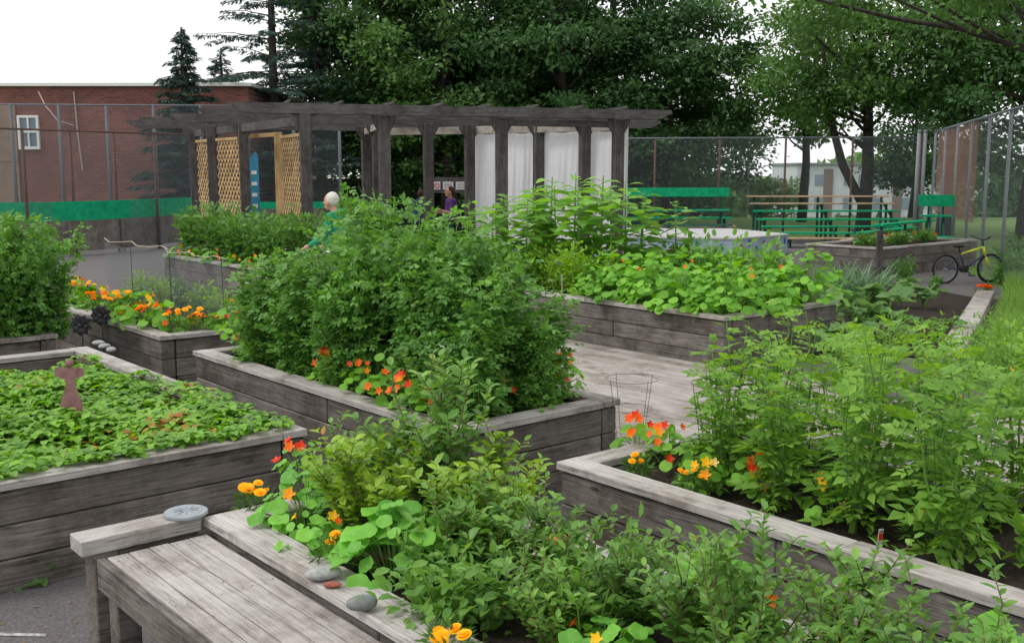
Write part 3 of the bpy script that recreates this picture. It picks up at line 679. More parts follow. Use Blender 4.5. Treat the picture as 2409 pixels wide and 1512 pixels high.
single(nast(44,.22,.2,.04,(f_or,f_ye),.022,T_BIG,.35,big=True),gw(2.1,2.15,.48),'nasturtium with large leaves near the bottom centre',1,0)
single(nast(36,.2,.36,.042,(f_or,f_or,f_rd,f_or),.028,T_BIG,.4,big=True),gw(1.95,2.5,.5),'nasturtium with orange blooms among the blueberries at lower right',1,0)
single(nast(18,.18,.24,.06,(),.03,T_BIG,.3,big=True),gw(1.2,2.78,.55),'broad leaved nasturtium in the bottom right corner',1,0)
for i,(x,y,lab) in enumerate([(600,1190,'cluster of yellow marigolds at the corner of front bed'),(790,1312,'single yellow marigold left of the big nasturtium leaves'),(1050,1525,'yellow marigolds at the bottom centre beside the bench rim'),(1290,1370,'small marigold among the blueberries in the middle of front bed'),(840,1140,'marigold showing behind the blueberry leaves')]):
    single(mari(220,.09,.12 if i!=3 else .24,[9,2,6,2,4][i],f_ye if i!=3 else f_go,.025 if i!=3 else .02),G(x,y,.55)-Vector((0,0,.05)),lab,1,0)
its=[]
for i,(s_,t_) in enumerate([(3.75,2.35),(3.35,2.45),(3.0,2.15),(2.7,2.15),(2.45,2.4),(2.3,2.25),(2.55,2.6),(2.0,2.65),(1.4,2.4),(2.75,2.02)]):
    its.append((gw(s_,t_,.48),'%s low leafy weed counted from the far end of front bed'%ordl(i),1.15))
scatter([bush(280,.2,.22,.05,L_blu,T_OV,name='low_weed',cat='weed')],its,'low weeds between the blueberries')
# tomatoes + cages
def tomato(h=.72,m_=L_tom):
    o=thing('tomato_plant','tomato','tomato plant'); st=MB(); lf=MB()
    for i in range(5):
        a=i*1.3+random.random(); q=random.uniform(.03,.18); hh=h*random.uniform(.7,1.12)
        pts=[np.array([q*math.cos(a)*u+random.gauss(0,.01),q*math.sin(a)*u+random.gauss(0,.01),hh*u]) for u in np.linspace(0,1,6)]
        tube(st,pts,[.007,.006,.006,.005,.004,.002],5); sp=np.array(pts)
        n=21; u=np.linspace(.1,.99,n)*5; ii=u.astype(int); f=(u-ii)[:,None]; P=sp[ii]*(1-f)+sp[np.minimum(ii+1,5)]*f
        aa=np.arange(n)*2.4+a; Dv=np.stack([np.cos(aa),np.sin(aa),rng.uniform(-.4,.5,n)+.4*(u/5)**3],1)
        leafb(lf,P,Dv,np.tile(UP,(n,1))+rng.normal(0,.35,(n,3)),rng.uniform(.1,.22,n)*(1-.35*(u/5)**4),T_COMP)
        if i<3:
            for q_ in range(2): link('fruit',FRUIT,o,Vector(sp[2+i%2]+rng.normal(0,.03,3)))
    st.build('stems',stemm,o); lf.build('foliage',m_,o)
    for k in range(2): addflower(o,'pea',f_ye,(random.uniform(-.12,.12),random.uniform(-.12,.12),h*.8),.018)
    return o
def cage():
    o=thing('tomato_cage','cage','tomato cage')
    for z,r in ((.16,.1),(.36,.13),(.54,.155)):
        m=MB(); tube(m,[(r*math.cos(a),r*math.sin(a),z) for a in np.linspace(0,2*math.pi,25)],.0016,4); m.build('ring',wire,o)
    for k in range(4):
        a=k*math.pi/2+.4; m=MB(); tube(m,[(.07*math.cos(a),.07*math.sin(a),-.02),(.157*math.cos(a),.157*math.sin(a),.55)],.0016,4); m.build('leg',wire,o)
    return o
spots=[(3.2,4.05),(2.8,3.98),(2.4,3.98),(1.95,3.95),(3.4,4.4),(3.0,4.35),(2.55,4.4),(2.15,4.35),(3.4,4.75),(2.95,4.78),(2.5,4.75),(2.05,4.75)]
its=[];itc=[]
for i,(s_,t_) in enumerate(spots):
    r_=['front','middle','back'][i//4]; loc=gw(s_,t_,.47); sc=random.uniform(.95,1.12) if i else .85
    its.append((loc,'%s tomato plant from the left in the %s row of tomato bed'%(ordl(i%4),r_),sc)); itc.append((loc+Vector((.01,0,0)),'wire cage around the %s tomato plant from the left, %s row'%(ordl(i%4),r_),1.0))
scatter([tomato(),tomato(.7),tomato(.78)],its,'tomato plants in the lower right bed')
scatter([cage()],itc,'wire tomato cages')
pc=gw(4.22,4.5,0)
single(cage(),pc+Vector((0,0,.28)),'empty wire cage standing in the added shadow filler pot behind tomato bed',1.0)
m=MB(); k=24; V=[]  # black pot shape added in place of the dark shadow between the beds
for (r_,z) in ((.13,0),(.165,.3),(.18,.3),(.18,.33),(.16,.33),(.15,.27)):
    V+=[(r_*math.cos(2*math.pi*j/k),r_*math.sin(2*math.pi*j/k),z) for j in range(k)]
m.add(V,[[q*k+j,q*k+(j+1)%k,(q+1)*k+(j+1)%k,(q+1)*k+j] for q in range(5) for j in range(k)]); t=thing('shadow_gap_pot','added black pot standing in for shadow between the pea and tomato beds','shadow filler',pc)
m.build('shadow_gap_body',blackm,t,True); m=MB(); tube(m,[(0,0,.26),(0,0,.28)],.148,20); m.build('soil',soil,t)
F5=(f_or,f_rd,f_or,f_or,f_rd,f_or,f_go,f_or)
for i,(x,y,k,lab) in enumerate([(1500,1075,'n','nasturtium with vivid orange blooms at the left corner of tomato bed'),(1785,1175,'n','nasturtium with orange red blooms beside the rim of tomato bed'),(1965,1225,'y','pale yellow nasturtium beside the rim of tomato bed'),(1655,1160,'y','yellow orange nasturtium spike between the orange clumps'),(1570,1100,'n','small orange nasturtium between the corner and the tomato plants')]):
    single(nast(30,.13,.22,.032,F5 if k=='n' else (f_ye,f_py,f_ye,f_go),.023,T_DISC,.35,True),G(x,y,.48),lab,1.05,0)
for i,(x,y,lab) in enumerate([(1500,1122,'yellow marigold at the corner of tomato bed'),(1625,1160,'second yellow marigold from the left in tomato bed'),(2160,1270,'small yellow marigold in the soil under the tomatoes')]):
    single(mari(200,.07,.1,5 if i<2 else 3,f_ye,.019),G(x,y,.5),lab,1,0)
its=[]
for i,(x,y) in enumerate([(2230,1290),(2330,1240),(2150,1225),(2400,1330)]):
    its.append((G(x,y,.48),'%s young pepper seedling from the left in open soil'%ordl([1,2,0,3][i]),1))
scatter([bush(46,.09,.18,.08,L_tom,T_OV,name='pepper_plant',cat='pepper plant',stems=4)],its,'young pepper plants in the tomato bed')
def plabel(x,y,m_,lab,h=.09):
    m=MB(); box(m,-.011,.011,-.001,.001,0,h,0,.0005)
    box(m,-.009,.009,-.0022,-.0012,h*.45,h*.8,1,.0002); box(m,-.007,.007,-.0022,-.0012,h*.85,h*.9,2,.0002)
    o=m.build('plant_label',[whitep,m_,blackm]); o.location=G(x,y,.48); o.rotation_euler=(.1,0,.2); tag(o,lab,'plant label')
plabel(2068,1290,f_rd,'white and red plant label stuck beside the tomato bed rim')
plabel(2256,1330,dkgreen,'white plant label among the pepper seedlings')
plabel(2320,1180,whitep,'white plant label under the rightmost tomato plants')
plabel(1468,1090,whitep,'white plant label at the left corner of tomato bed')
its=[]
for i,(x,y) in enumerate([(40,1365),(85,1350),(140,1335)]): its.append((G(x,y,0),'%s green weed from the left on the asphalt by the bench'%ordl(i),1.))
scatter([bush(110,.2,.09,.09,L_pot,T_OV,name='weed',cat='weed')],its,'weeds on the asphalt')
its=[]
for i,(s_,t_) in enumerate([(4.45,3.75),(5.2,3.4),(6.0,3.42),(6.9,3.42),(7.8,3.4),(8.7,3.5),(4.3,3.1),(5.8,3.05)]): its.append((gw(s_,t_,0),'%s small weed tuft counted from the near end of the path'%ordl(i),random.uniform(.6,1)))
scatter([bush(120,.13,.16,.05,L_pea,T_OV,name='path_weed',cat='weed')],its,'weeds along the path')
# right ground garden
sheet('garden_soil',[(3.0,11.5),(4.9,11.3),(7.5,16.6),(6.9,19.0),(4.5,15.5),(3.4,13.2)],.02,soil)
m=MB()
for (a,b) in (((4.45,10.6),(5.75,13.1)),((5.78,13.15),(6.65,14.85)),((6.68,14.9),(7.6,16.7))): bar(m,(a[0],a[1],.07),(b[0],b[1],.07),.26,.14,0,.01)
tag(m.build('border_timber',wtx),'pale timber border planks edging the soil plot by the grass','border')
mb=MB(); n=30000; y=rng.uniform(6.5,19,n); xl=np.interp(y,[6.5,10.6,13.1,16.7,19],[4.0,4.78,6.2,8.0,9.05]); x=xl+rng.uniform(0,1,n)**1.3*np.clip(9.5-xl,1,4)
P=np.stack([x,y,np.zeros(n)],1); leafb(mb,P,UP+rv(n)*.45,rv(n),rng.uniform(.12,.34,n),T_BLADE)
tag(mb.build('tall_grass',L_gra),'tall light green grass beside the timber border','grass',kind='stuff')
def squash(n=18,r=.45,h=.4,ls=.15):
    o=thing('squash_plant','squash','squash plant'); st=MB(); lf=MB()
    for i in range(n):
        a=random.uniform(0,6.28); q=r*random.uniform(.2,1); z=h*random.uniform(.6,1.05); p=np.array([q*math.cos(a),q*math.sin(a),z])
        tube(st,[(0,0,0),(p[0]*.5,p[1]*.5,z*.7),p-np.array([0,0,.015])],[.008,.006,.004],4)
        leafb(lf,[p],np.array([[math.cos(a),math.sin(a),0]]),np.array([[math.cos(a)*.6,math.sin(a)*.6,1]])+rng.normal(0,.3,(1,3)),ls*random.uniform(.7,1.1),T_LOBE)
    lf.build('foliage',L_squ,o); st.build('stems',stemm,o); return o
its=[]
for i,(x,y,sc) in enumerate([(2010,800,1.15),(2070,815,1.05),(2025,755,1.15),(2090,745,1.0),(2170,725,.8),(2215,790,.65),(1995,850,.9),(2110,695,.85)]):
    its.append((G(x,y,.02),['big lobed squash plant by the corner of large bed','squash plant second along in the soil plot','pale squash plant behind the large bed corner','squash plant in the middle of the soil plot','small squash plant towards the bicycle','low squash plant beside the timber border','squash plant at the front edge of soil plot','squash plant furthest back in the soil plot'][i],sc))
scatter([squash(),squash(16,.4,.35)],its,'squash plants in the soil plot')
def leek():
    o=thing('leek_plant','leek','leek'); lf=MB(); n=16; a=rng.uniform(0,6.28,n)
    leafb(lf,np.zeros((n,3)),np.stack([np.cos(a)*.4,np.sin(a)*.4,np.ones(n)],1),np.stack([-np.cos(a),-np.sin(a),np.full(n,.5)],1),rng.uniform(.45,.8,n),T_BLADE); lf.build('leaves',L_lee,o)
    st=MB(); tube(st,[(0,0,0),(0,0,.12)],.012,6); st.build('stem',stemm,o); return o
its=[]
for i in range(12):
    p=G(1935+ (i%6)*24,680-(i//6)*14,.3); p.z=.0; its.append((p,'%s leek from the left in the %s row behind nasturtiums'%(ordl(i%6),['front','back'][i//6]),1.1))
scatter([leek()],its,'leeks behind the nasturtium bed')
its=[]
for i,(x,y) in enumerate([(2000,905),(2090,880),(2190,900),(2290,870),(2380,900),(2060,940),(2240,950),(2350,960)]):
    its.append((G(x,y,.02),'%s tall weedy clump counted across behind the tomato plants'%ordl(i),random.uniform(.8,1.1)))
scatter([bush(420,.35,.6,.08,L_tom,T_OV,name='weedy_plant',cat='weed'),bush(500,.3,.55,.07,L_gra,T_NEED,name='weedy_plant',cat='weed')],its,'weedy clumps behind the tomatoes')
O8=Vector((7.14,20.2,0)); its=[]
for i in range(6): its.append((O8+gw(.6+.3*(i%2),.5+i*.55,.5),'%s flowering plant from the left in the bed by fence'%ordl(i),1.))
scatter([bush(240,.3,.3,.09,L_pot,T_OV,name='flowering_plant',cat='plant'),nast(50,.3,.22,.06,(f_or,f_rd,f_or),.05,T_DISC8)],its,'plants in the bed by the fence')
its=[]
for i,(x,y,sc) in enumerate([(2370,650,1.1),(2405,670,1.1),(2390,610,1.1),(2130,665,.8),(2320,690,.35),(2195,690,.55),(2350,668,.7)]):
    its.append((G(x,y,0),['leafy weed right of the bicycle','leafy weed at the right edge beyond the bicycle','leafy weed at the foot of the side fence','leafy weed left of the bicycle','tiny leafy plant at the border end','low leafy weed before the rear wheel of the bicycle','leafy weed before the front wheel of the bicycle'][i],sc))
scatter([bush(300,.35,.55,.1,L_pot,T_OV,name='fence_weed',cat='weed')],its,'weeds near the bicycle')
single(mari(160,.15,.12,5,f_or,.045),G(2312,692,0),'small orange flowered plant at the border end by the bicycle')
m=MB(); p=D(2065,660,19.3); box(m,-.05,.05,-.05,.05,0,.95,0,.008); o=m.build('wooden_post',wpz); o.location=(p.x,19.3,0); tag(o,'short dark wooden post before the bed by fence','post')
# ------------------------------------------------------------ pergola
K=1.33
def X_at(px,Y): r=ray(px,400); return r.x/r.y*Y
def zk(z): return 2.05+(z-2.05)*K
pd=Vector((.95,.313,0)).normalized(); pa_=math.atan2(pd.y,pd.x); PX,PY=-3.56*K,13.3*K
pg=thing('pergola','long dark grey timber pergola with wide overhanging beams','pergola',(PX,PY,0),pa_)
Minv=Matrix.Rotation(-pa_,4,'Z')@Matrix.Translation((-PX,-PY,0))
def pl(x,y,z): return Minv@Vector((x,y,z))
rails=[((-3.56,13.3),6.1),((-4.3,14.6),7.0),((-5.08,15.87),8.0),((-6.0,17.1),8.3),((-6.6,18.2),8.6)]
for i,((x,y),L) in enumerate(rails):
    a=pl(x*K,y*K,0); L*=K
    def plank(y_,z0,z1,x0,x1):
        m=MB(); pts=[(x0+.02,z1),(x1-.02,z1),(x1,z1-.06),(x1-.25,z0),(x0+.25,z0),(x0,z1-.06)]; prism(m,pts,.04,0,y_); m.build('rail',wpx,pg)
    if i in (0,2,4): plank(a.y-.14,2.99,3.16,a.x,a.x+L); plank(a.y+.14,2.99,3.16,a.x+.06,a.x+L-.06)
    else: plank(a.y,3.02,3.17,a.x,a.x+L)
for k in range(8):
    xx=1.0+k*.88; m=MB(); box(m,xx,xx+.035,-.16,4.9,3.175,3.22,0,.003); m.build('cross_slat',wpx,pg)
posts=[(720,13.55),(905,14.0),(1180,14.5),(1453,15.1),(575,15.9),(500,17.0),(457,18.2),(862,17.4),(888,16.2),(1008,16.4),(1105,16.7),(1267,16.1),(1375,15.5)]
for (px,Y) in posts:
    Y*=K; p=pl(X_at(px,Y),Y,0); m=MB(); w_=.095; box(m,p.x-w_,p.x+w_,p.y-w_,p.y+w_,0,2.99,0,.01); m.build('post',wpz,pg)
    for sg in (-1,1):
        m=MB(); prism(m,[(p.x+sg*w_,2.7),(p.x+sg*(w_+.13),2.91),(p.x+sg*(w_+.13),2.99),(p.x+sg*w_,2.99)],.07,0,p.y); m.build('bracket',wpz,pg)
def header(px0,Y0,px1,Y1,z,h,m_,w_=.07):
    m=MB(); bar(m,pl(X_at(px0,Y0*K),Y0*K,z),pl(X_at(px1,Y1*K),Y1*K,z),w_,h); m.build('header_board',m_,pg)
header(905,14.2,862,17.4,2.87,.13,whead)
header(1105,16.8,1460,15.2,2.87,.16,whead)
header(720,13.6,457,18.3,2.87,.15,wpx)
header(862,17.5,1105,16.8,2.87,.15,whead)
header(1453,15.15,1180,14.5,2.9,.12,wpx)
for i,(a,b) in enumerate([((1112,16.72),(1184,16.42)),((1190,16.35),(1267,16.1)),((1275,16.0),(1374,15.6)),((1380,15.5),(1479,15.05))]):
    m=MB(); nx,nz=40,14; V=[]; Ya,Yb_=a[1]*K,b[1]*K; x0,y0=X_at(a[0],Ya),Ya; x1,y1=X_at(b[0],Yb_),Yb_
    for k in range(nz+1):
        for j_ in range(nx+1):
            u=j_/nx; z=2.86-2.3*k/nz; cb=.025*math.sin(u*17+i*2)*(.3+k/nz)+.012*math.sin(u*41+k*.3)+.03*math.sin(u*5+k*.5)
            V.append((x0+(x1-x0)*u,y0+(y1-y0)*u+.16+cb,z-(.08*math.sin(u*math.pi) if k==0 else 0)))
    m.add(V,[[k*(nx+1)+j_,k*(nx+1)+j_+1,(k+1)*(nx+1)+j_+1,(k+1)*(nx+1)+j_] for k in range(nz) for j_ in range(nx)])
    tag(m.build('tarp',tarpm,None,True),'%s white tarp from the left hanging in the pergola'%ordl(i),'tarp','white tarps hung in the pergola')
def lattice(a,b,z0,z1,label):
    Ya,Yb_=a[1]*K,b[1]*K; z0=zk(z0); z1=zk(z1)
    pa=Vector((X_at(a[0],Ya),Ya,0)); pb=Vector((X_at(b[0],Yb_),Yb_,0)); d=pb-pa; L=d.length
    t=thing('lattice_panel',label,'lattice',pa,math.atan2(d.y,d.x),'tan wooden lattice panels'); m=MB(); hh=z1-z0; st=.185
    for sg,yy in ((1,-.006),(-1,.006)):
        c=-hh if sg==1 else 0
        while c<L+(0 if sg==1 else hh):
            if sg==1: x0_=max(0,c); x1_=min(L,c+hh); za=x0_-c; zb=x1_-c
            else: x0_=max(0,c-hh); x1_=min(L,c); za=c-x0_; zb=c-x1_
            if x1_-x0_>.05: bar(m,(x0_,yy,z0+za),(x1_,yy,z0+zb),.01,.046,0,.001,up=Vector((0,1,0)).cross(Vector((x1_-x0_,0,zb-za))).normalized())
            c+=st
    m.build('slats',wnew,t)
    for (za,zb) in ((z1,z1+.06),(z0-.06,z0)): m=MB(); box(m,-.02,L+.02,-.03,.03,za,zb); m.build('frame_rail',wnew,t)
    return t
lattice((466,17.9),(493,17.3),.9,2.5,'narrow tan lattice panel at the left end of pergola')
lattice((513,16.9),(563,16.1),.85,2.5,'wide tan lattice panel, second from the left')
lattice((664,15.6),(712,14.4),1.0,2.5,'tan lattice panel beside the bright pine post')
m=MB(); box(m,-.07,.07,-.07,.07,0,zk(2.6),0,.004); o=m.build('pine_post',wnew); o.location=(X_at(657,15.7*K),15.7*K,0); tag(o,'bright new pine post left of the third lattice panel','post')
m=MB(); bar(m,(X_at(575,16.2*K),16.2*K,zk(2.55)),(X_at(657,15.7*K),15.7*K,zk(2.57)),.06,.08); tag(m.build('pine_rail',wnew),'pale pine rail joining the grey post to the pine post','rail')
bluem=noisemat('blue_paint',(.03,.2,.33),(.05,.26,.4),8,.5)
t=thing('blue_banner','narrow tall blue board with white marks behind the pergola','sign',(X_at(598,24),24,.75),0)
m=MB(); prism(m,[(-.09,0),(.1,0),(.1,1.6),(.04,1.72),(-.09,1.55)],.03); m.build('board',bluem,t); m=MB()
for z in (.2,.45,.7,.95,1.2): box(m,-.06,.06,-.022,-.017,z,z+.08,0,.001)
m.build('marks',whitep,t)
# ------------------------------------------------------------ fences
chain=linkmat('chain_link',(.16,.18,.2),.06,.07); chain2=linkmat('side_chain_link',(.22,.24,.27),.06,.11); rustchain=linkmat('rusty_chain_link',(.3,.12,.06),.05,.4)
def fence(label,p0,p1,zt,n,pm,rm,cm=None,pr=.035,z0=.03):
    p0=Vector((*p0,0));p1=Vector((*p1,0)); d=p1-p0; L=d.length
    t=thing('chain_link_fence',label,'fence',p0,math.atan2(d.y,d.x)); m=MB(); m.add([(0,0,z0),(L,0,z0),(L,0,zt),(0,0,zt)],[[0,1,2,3]]); m.build('mesh',cm or chain,t)
    m=MB(); tube(m,[(0,.03,zt),(L,.03,zt)],.025,6); m.build('top_rail',rm,t,True)
    for x in [L*i/n for i in range(n+1)]: m=MB(); tube(m,[(x,.05,0),(x,.05,zt+.03)],pr,8); m.build('post',pm,t,True)
    return t
fence('low rusty railed chain link fence in front of the brick school',(X_at(-60,23.5),23.5),(X_at(457,28.5),28.5),2.98,5,rust,rust)
fence('taller grey chain link fence beside the brick school wall',(X_at(-80,32),32),(X_at(800,33),33),4.0,8,metald,metald,pr=.05)
fence('long chain link fence behind the bleachers with rusty posts',(X_at(1100,33),33),(X_at(2165,31),31),3.0,7,rust,metald)
sf=fence('tall chain link fence along the right side',(11.9,30),(7.2,12.8),3.12,8,metalg,metalg,chain2)
m=MB(); m.add([(.6,.06,.9),(7.5,.06,.9),(7.5,.06,3.08),(.6,.06,3.08)],[[0,1,2,3]]); m.build('rusty_mesh',rustchain,sf)
for px in (2158,2172): m=MB(); tube(m,[(0,0,0),(0,0,3.1)],.055,8); tube(m,[(0,0,3.1),(0,0,3.16)],[.07,.03],8); o=m.build('gate_post',metalg,None,True); o.location=(X_at(px,29.8),29.8,0); tag(o,'%s of the paired grey corner posts of side fence'%('left one' if px==2158 else 'right one'),'fence post')
# ------------------------------------------------------------ buildings
brick,nt,bs,out=newmat('red_brick'); tc=nd(nt,'ShaderNodeTexCoord'); sx=nd(nt,'ShaderNodeSeparateXYZ',{0:tc.outputs['Object']}); cb=nd(nt,'ShaderNodeCombineXYZ',{0:sx.outputs[0],1:sx.outputs[2]})
br=nd(nt,'ShaderNodeTexBrick',{'Vector':cb.outputs[0],'Color1':(.21,.065,.05,1),'Color2':(.13,.042,.035,1),'Mortar':(.2,.13,.11,1),'Scale':1.0,'Mortar Size':.008,'Brick Width':.22,'Row Height':.075})
nn=nd(nt,'ShaderNodeTexNoise',{'Vector':cb.outputs[0],'Scale':.8,'Detail':5.0}); nc=ramp(nt,nn.outputs['Fac'],[(.3,(.75,.75,.75)),(.7,(1.15,1.1,1.1))]); nt.links.new(mul(nt,br.outputs[0],nc),bs.inputs['Base Color']); bs.inputs['Roughness'].default_value=.9
glass=noisemat('dark_glass',(.06,.1,.15),(.13,.18,.24),1,.1,spec=.6); tanp=noisemat('tan_panel',(.2,.13,.1),(.26,.18,.14),3,.8)
Yb=36.0
sc=thing('school_building','brown red brick school with flat roof and one white framed window','building',(X_at(-300,Yb),Yb,0),0)
x0=X_at(-300,Yb); x1=X_at(590,Yb); m=MB(); zt=2.05+190/F*Yb; box(m,0,x1-x0,0,12,-.2,zt,0,.01); m.build('wall',brick,sc)
m=MB(); box(m,-.15,x1-x0+.15,-.15,12.15,zt,zt+.12,0,.01); m.build('parapet',whitep,sc)
def bx(px): return X_at(px,Yb)-x0
def bz(py): return D(0,py,Yb).z
m=MB(); box(m,bx(-60),bx(47),-.08,-.002,bz(480),bz(248),0,.01); box(m,bx(-60),bx(47),-.1,-.082,bz(380),bz(372),0,.002); m.build('tan_panel',tanp,sc)
wn=MB()
for (a,b,c,d) in ((50,56,352,272),(94,100,352,272),(56,94,278,272),(56,94,352,345),(73,77,345,278),(56,73,313,308),(77,94,313,308)): box(wn,bx(a),bx(b),-.1,-.002,bz(c),bz(d),0,.005)
wo=wn.build('window',whitep,sc); m=MB(); box(m,bx(55),bx(95),-.03,-.004,bz(347),bz(276),0,.001); m.build('pane',glass,wo)
cabm=noisemat('grey_cable',(.35,.3,.3),(.45,.4,.4),5,.7)
m=MB(); tube(m,[(bx(186),-.06,bz(216)),(bx(190),-.06,bz(320)),(bx(196),-.06,bz(400))],.022,6); m.build('downpipe',cabm,sc)
m=MB(); tube(m,[(bx(105),-.1,bz(216)),(bx(125),-.3,bz(250)),(bx(155),-.4,bz(285)),(bx(185),-.2,bz(296))],.02,5); m.build('cable',cabm,sc)
Y2=47; t=thing('brick_annex','low red brick annex with white roof edge behind the pergola','building',(X_at(560,Y2),Y2,0)); L=X_at(888,Y2)-X_at(560,Y2)
zt=D(0,432,Y2).z; m=MB(); box(m,0,L,0,6,-.2,zt,0,.01); m.build('wall',brick,t); m=MB(); box(m,-.1,L+.1,-.1,6.1,zt,zt+.22,0,.01); m.build('roof_edge',whitep,t)
Y3=105; t=thing('apartment_block','distant white three storey apartment block seen under the trees','building',(X_at(1875,Y3),Y3,-5)); L=X_at(2330,Y3)-X_at(1875,Y3)
zt=D(0,388,Y3).z+5; brn=noisemat('brown_wall',(.16,.12,.11),(.2,.15,.13),1,.8); wh2=noisemat('pale_wall',(.42,.44,.48),(.5,.52,.56),1,.8); gl2=noisemat('hazy_glass',(.16,.2,.26),(.22,.27,.33),1,.4)
m=MB(); box(m,0,L,0,10,0,zt,0,.02); m.build('wall',wh2,t)
for xa in (2.7,9.6,16.0): m=MB(); box(m,xa,xa+.9,-.1,-.01,.0,zt-.4,0,.01); m.build('brown_panel',brn,t)
m=MB(); box(m,-.2,L+.2,-.3,10.2,zt,zt+.2,0,.01); m.build('roof',metalg,t)
for r_ in range(3):
    for c_ in range(13):
        xa=.35+c_*1.45
        if 2.0<xa<3.5 or 8.6<xa<10.4 or 15.<xa<16.9 or xa+1>L: continue
        m=MB(); box(m,xa,xa+.95,-.06,-.01,.9+r_*2.3,2.0+r_*2.3,0,.01); m.build('window',gl2,t)
# ------------------------------------------------------------ green benches / bleachers / stage
def longbench(label,pts,zt,hb):
    t=thing('green_bench',label,'bench',(pts[0][0],pts[0][1],0)); o0=Vector((pts[0][0],pts[0][1],0)); P=[Vector((*p,0))-o0 for p in pts]
    def ribbon(z0,z1,th,name,m_):
        m=MB(); V=[]; n=len(P)
        for i,p in enumerate(P):
            d=(P[min(i+1,n-1)]-P[max(i-1,0)]).normalized(); nn=Vector((-d.y,d.x,0))*th/2
            for q,z in ((p-nn,z0),(p+nn,z0),(p+nn,z1),(p-nn,z1)): V.append((q.x,q.y,z))
        fs=[[i*4+j,(i+1)*4+j,(i+1)*4+(j+1)%4,i*4+(j+1)%4] for i in range(n-1) for j in range(4)]+[[0,1,2,3],[(n-1)*4+3-j for j in range(4)]]
        m.add(V,fs); m.build(name,m_,t)
    ribbon(zt-hb,zt,.05,'backrest',greenp); ribbon(.1,zt-hb-.004,.04,'back_board',wsx)
    for a,b in zip(P[:-1],P[1:]):
        d=(b-a).normalized(); nn=Vector((-d.y,d.x,0)); k=max(1,int((b-a).length/.9))
        for i in range(k):
            p=a+(b-a)*(i+.5)/k-nn*.09; m=MB(); box(m,p.x-.04,p.x+.04,p.y-.04,p.y+.04,0,zt-hb,0,.004); m.build('post',wsx,t)
longbench('long curving bench with bright green back at the left',[(X_at(-60,24.5),24.5),(X_at(85,24.8),24.8),(X_at(220,25.8),25.8),(X_at(330,27.2),27.2),(X_at(450,29.4),29.4)],1.3,.46)
longbench('far green bench seen between pergola posts',[(X_at(455,30.5),30.5),(X_at(760,31.5),31.5)],1.12,.2)
def bleach(label,p,rz,L,rows,name='bleacher',cat='bleacher',back=None):
    t=thing(name,label,cat,(p[0],p[1],0),rz)
    for (y,z,m_) in rows:
        for q in (0,.15): m=MB(); box(m,0,L,y+q,y+q+.135,z-.045,z,0,.005); m.build('seat_board',m_,t)
    if back:
        y,z0,z1,m_=back; m=MB(); box(m,-.05,L+.05,y,y+.04,z0,z1,0,.006); m.build('backrest',m_,t)
    k=max(2,int(L/1.5)+1)
    for i in range(k):
        x=.2+(L-.4)*i/(k-1); m=MB()
        for (y,z,_) in rows: box(m,x-.03,x+.03,y+.1,y+.16,0,z-.047,0,.004)
        ys_=[r_[0] for r_ in rows]; zs_=[r_[1] for r_ in rows]
        if len(rows)>1: bar(m,(x,min(ys_)+.1,min(zs_)*.4),(x,max(ys_)+.1,max(zs_)-.15),.04,.05)
        if back: box(m,x-.025,x+.025,back[0]+.045,back[0]+.09,0,back[2]-.02,0,.004)
        m.build('support',dkgreen,t)
    return t
bleach('stepped bleacher with green and tan planks left of the side fence',(X_at(1800,29.3),29.3),.03,4.2,[(0,.5,greenp),(.0+.45,.68,greenp),(.9,.9,greenp),(1.3,1.1,tanw),(1.7,1.3,tanw)])
bleach('low bench pair with tan plank in front of the stepped bleacher',(X_at(1850,27.6),27.6),-.02,2.0,[(0,.28,tanw),(.4,.4,greenp)])
bleach('angled green and tan bleacher running beside the side fence',(X_at(2010,25.8),25.8),.85,3.4,[(0,.35,tanw),(-.4,.55,greenp),(-.8,.75,greenp)])
bleach('small green bench with backrest against the side fence',(X_at(2172,25.2),25.2),-.3,.72,[(-.45,.5,greenp),(0,.98,greenp)],'park_bench','bench',(.32,1.18,1.46,greenp))
bleach('wide green bench with tall back left of the lawn gap',(X_at(1480,29.5),29.5),0,2.85,[(0,.95,greenp),(-.4,.75,greenp),(-.8,.55,tanw)],'park_bench','bench',(.35,1.3,1.55,greenp))
bleach('green picnic benches right of the white tarps',(X_at(1560,28.2),28.2),0,1.9,[(0,.6,dkgreen),(.5,.95,dkgreen)],'picnic_bench','bench')
stm=noisemat('stage_top_paint',(.42,.41,.42),(.52,.51,.52),5,.7); stb=noisemat('stage_blue_side',(.28,.38,.46),(.38,.48,.56),2,.7)
A=G(1735,560,.5);B=G(1853,550,.5);Lf=Vector((A.x-5.6,A.y+1.3,0)); Bb=Vector((B.x-1.0,B.y+2.6,0)); Lb=Vector((Lf.x,Lf.y+3,0))
t=thing('low_stage','low pale stage with blue sides and painted handprints','stage',(A.x,A.y,0)); o0=Vector((A.x,A.y,0))
pts=[Vector((q.x,q.y,0))-o0 for q in (A,B,Bb,Lb,Lf)]
m=MB(); V=[(q.x,q.y,0) for q in pts]+[(q.x,q.y,.46) for q in pts]; m.add(V,[[i,(i+1)%5,5+(i+1)%5,5+i] for i in range(5)]); m.build('side',stb,t)
cen=sum(pts,Vector())/5; m=MB(); q2=[cen+(q-cen)*1.01 for q in pts]; V=[(q.x,q.y,.462) for q in q2]+[(q.x,q.y,.5) for q in q2]; m.add(V,[[i,(i+1)%5,5+(i+1)%5,5+i] for i in range(5)]+[[5,6,7,8,9]]); m.build('top',stm,t)
hc=[noisemat('print_'+n_,c,c,3,.7) for n_,c in (('blue',(.03,.1,.4)),('red',(.4,.04,.06)),('orange',(.5,.18,.03)),('green',(.04,.25,.1)),('white',(.6,.6,.6)))]
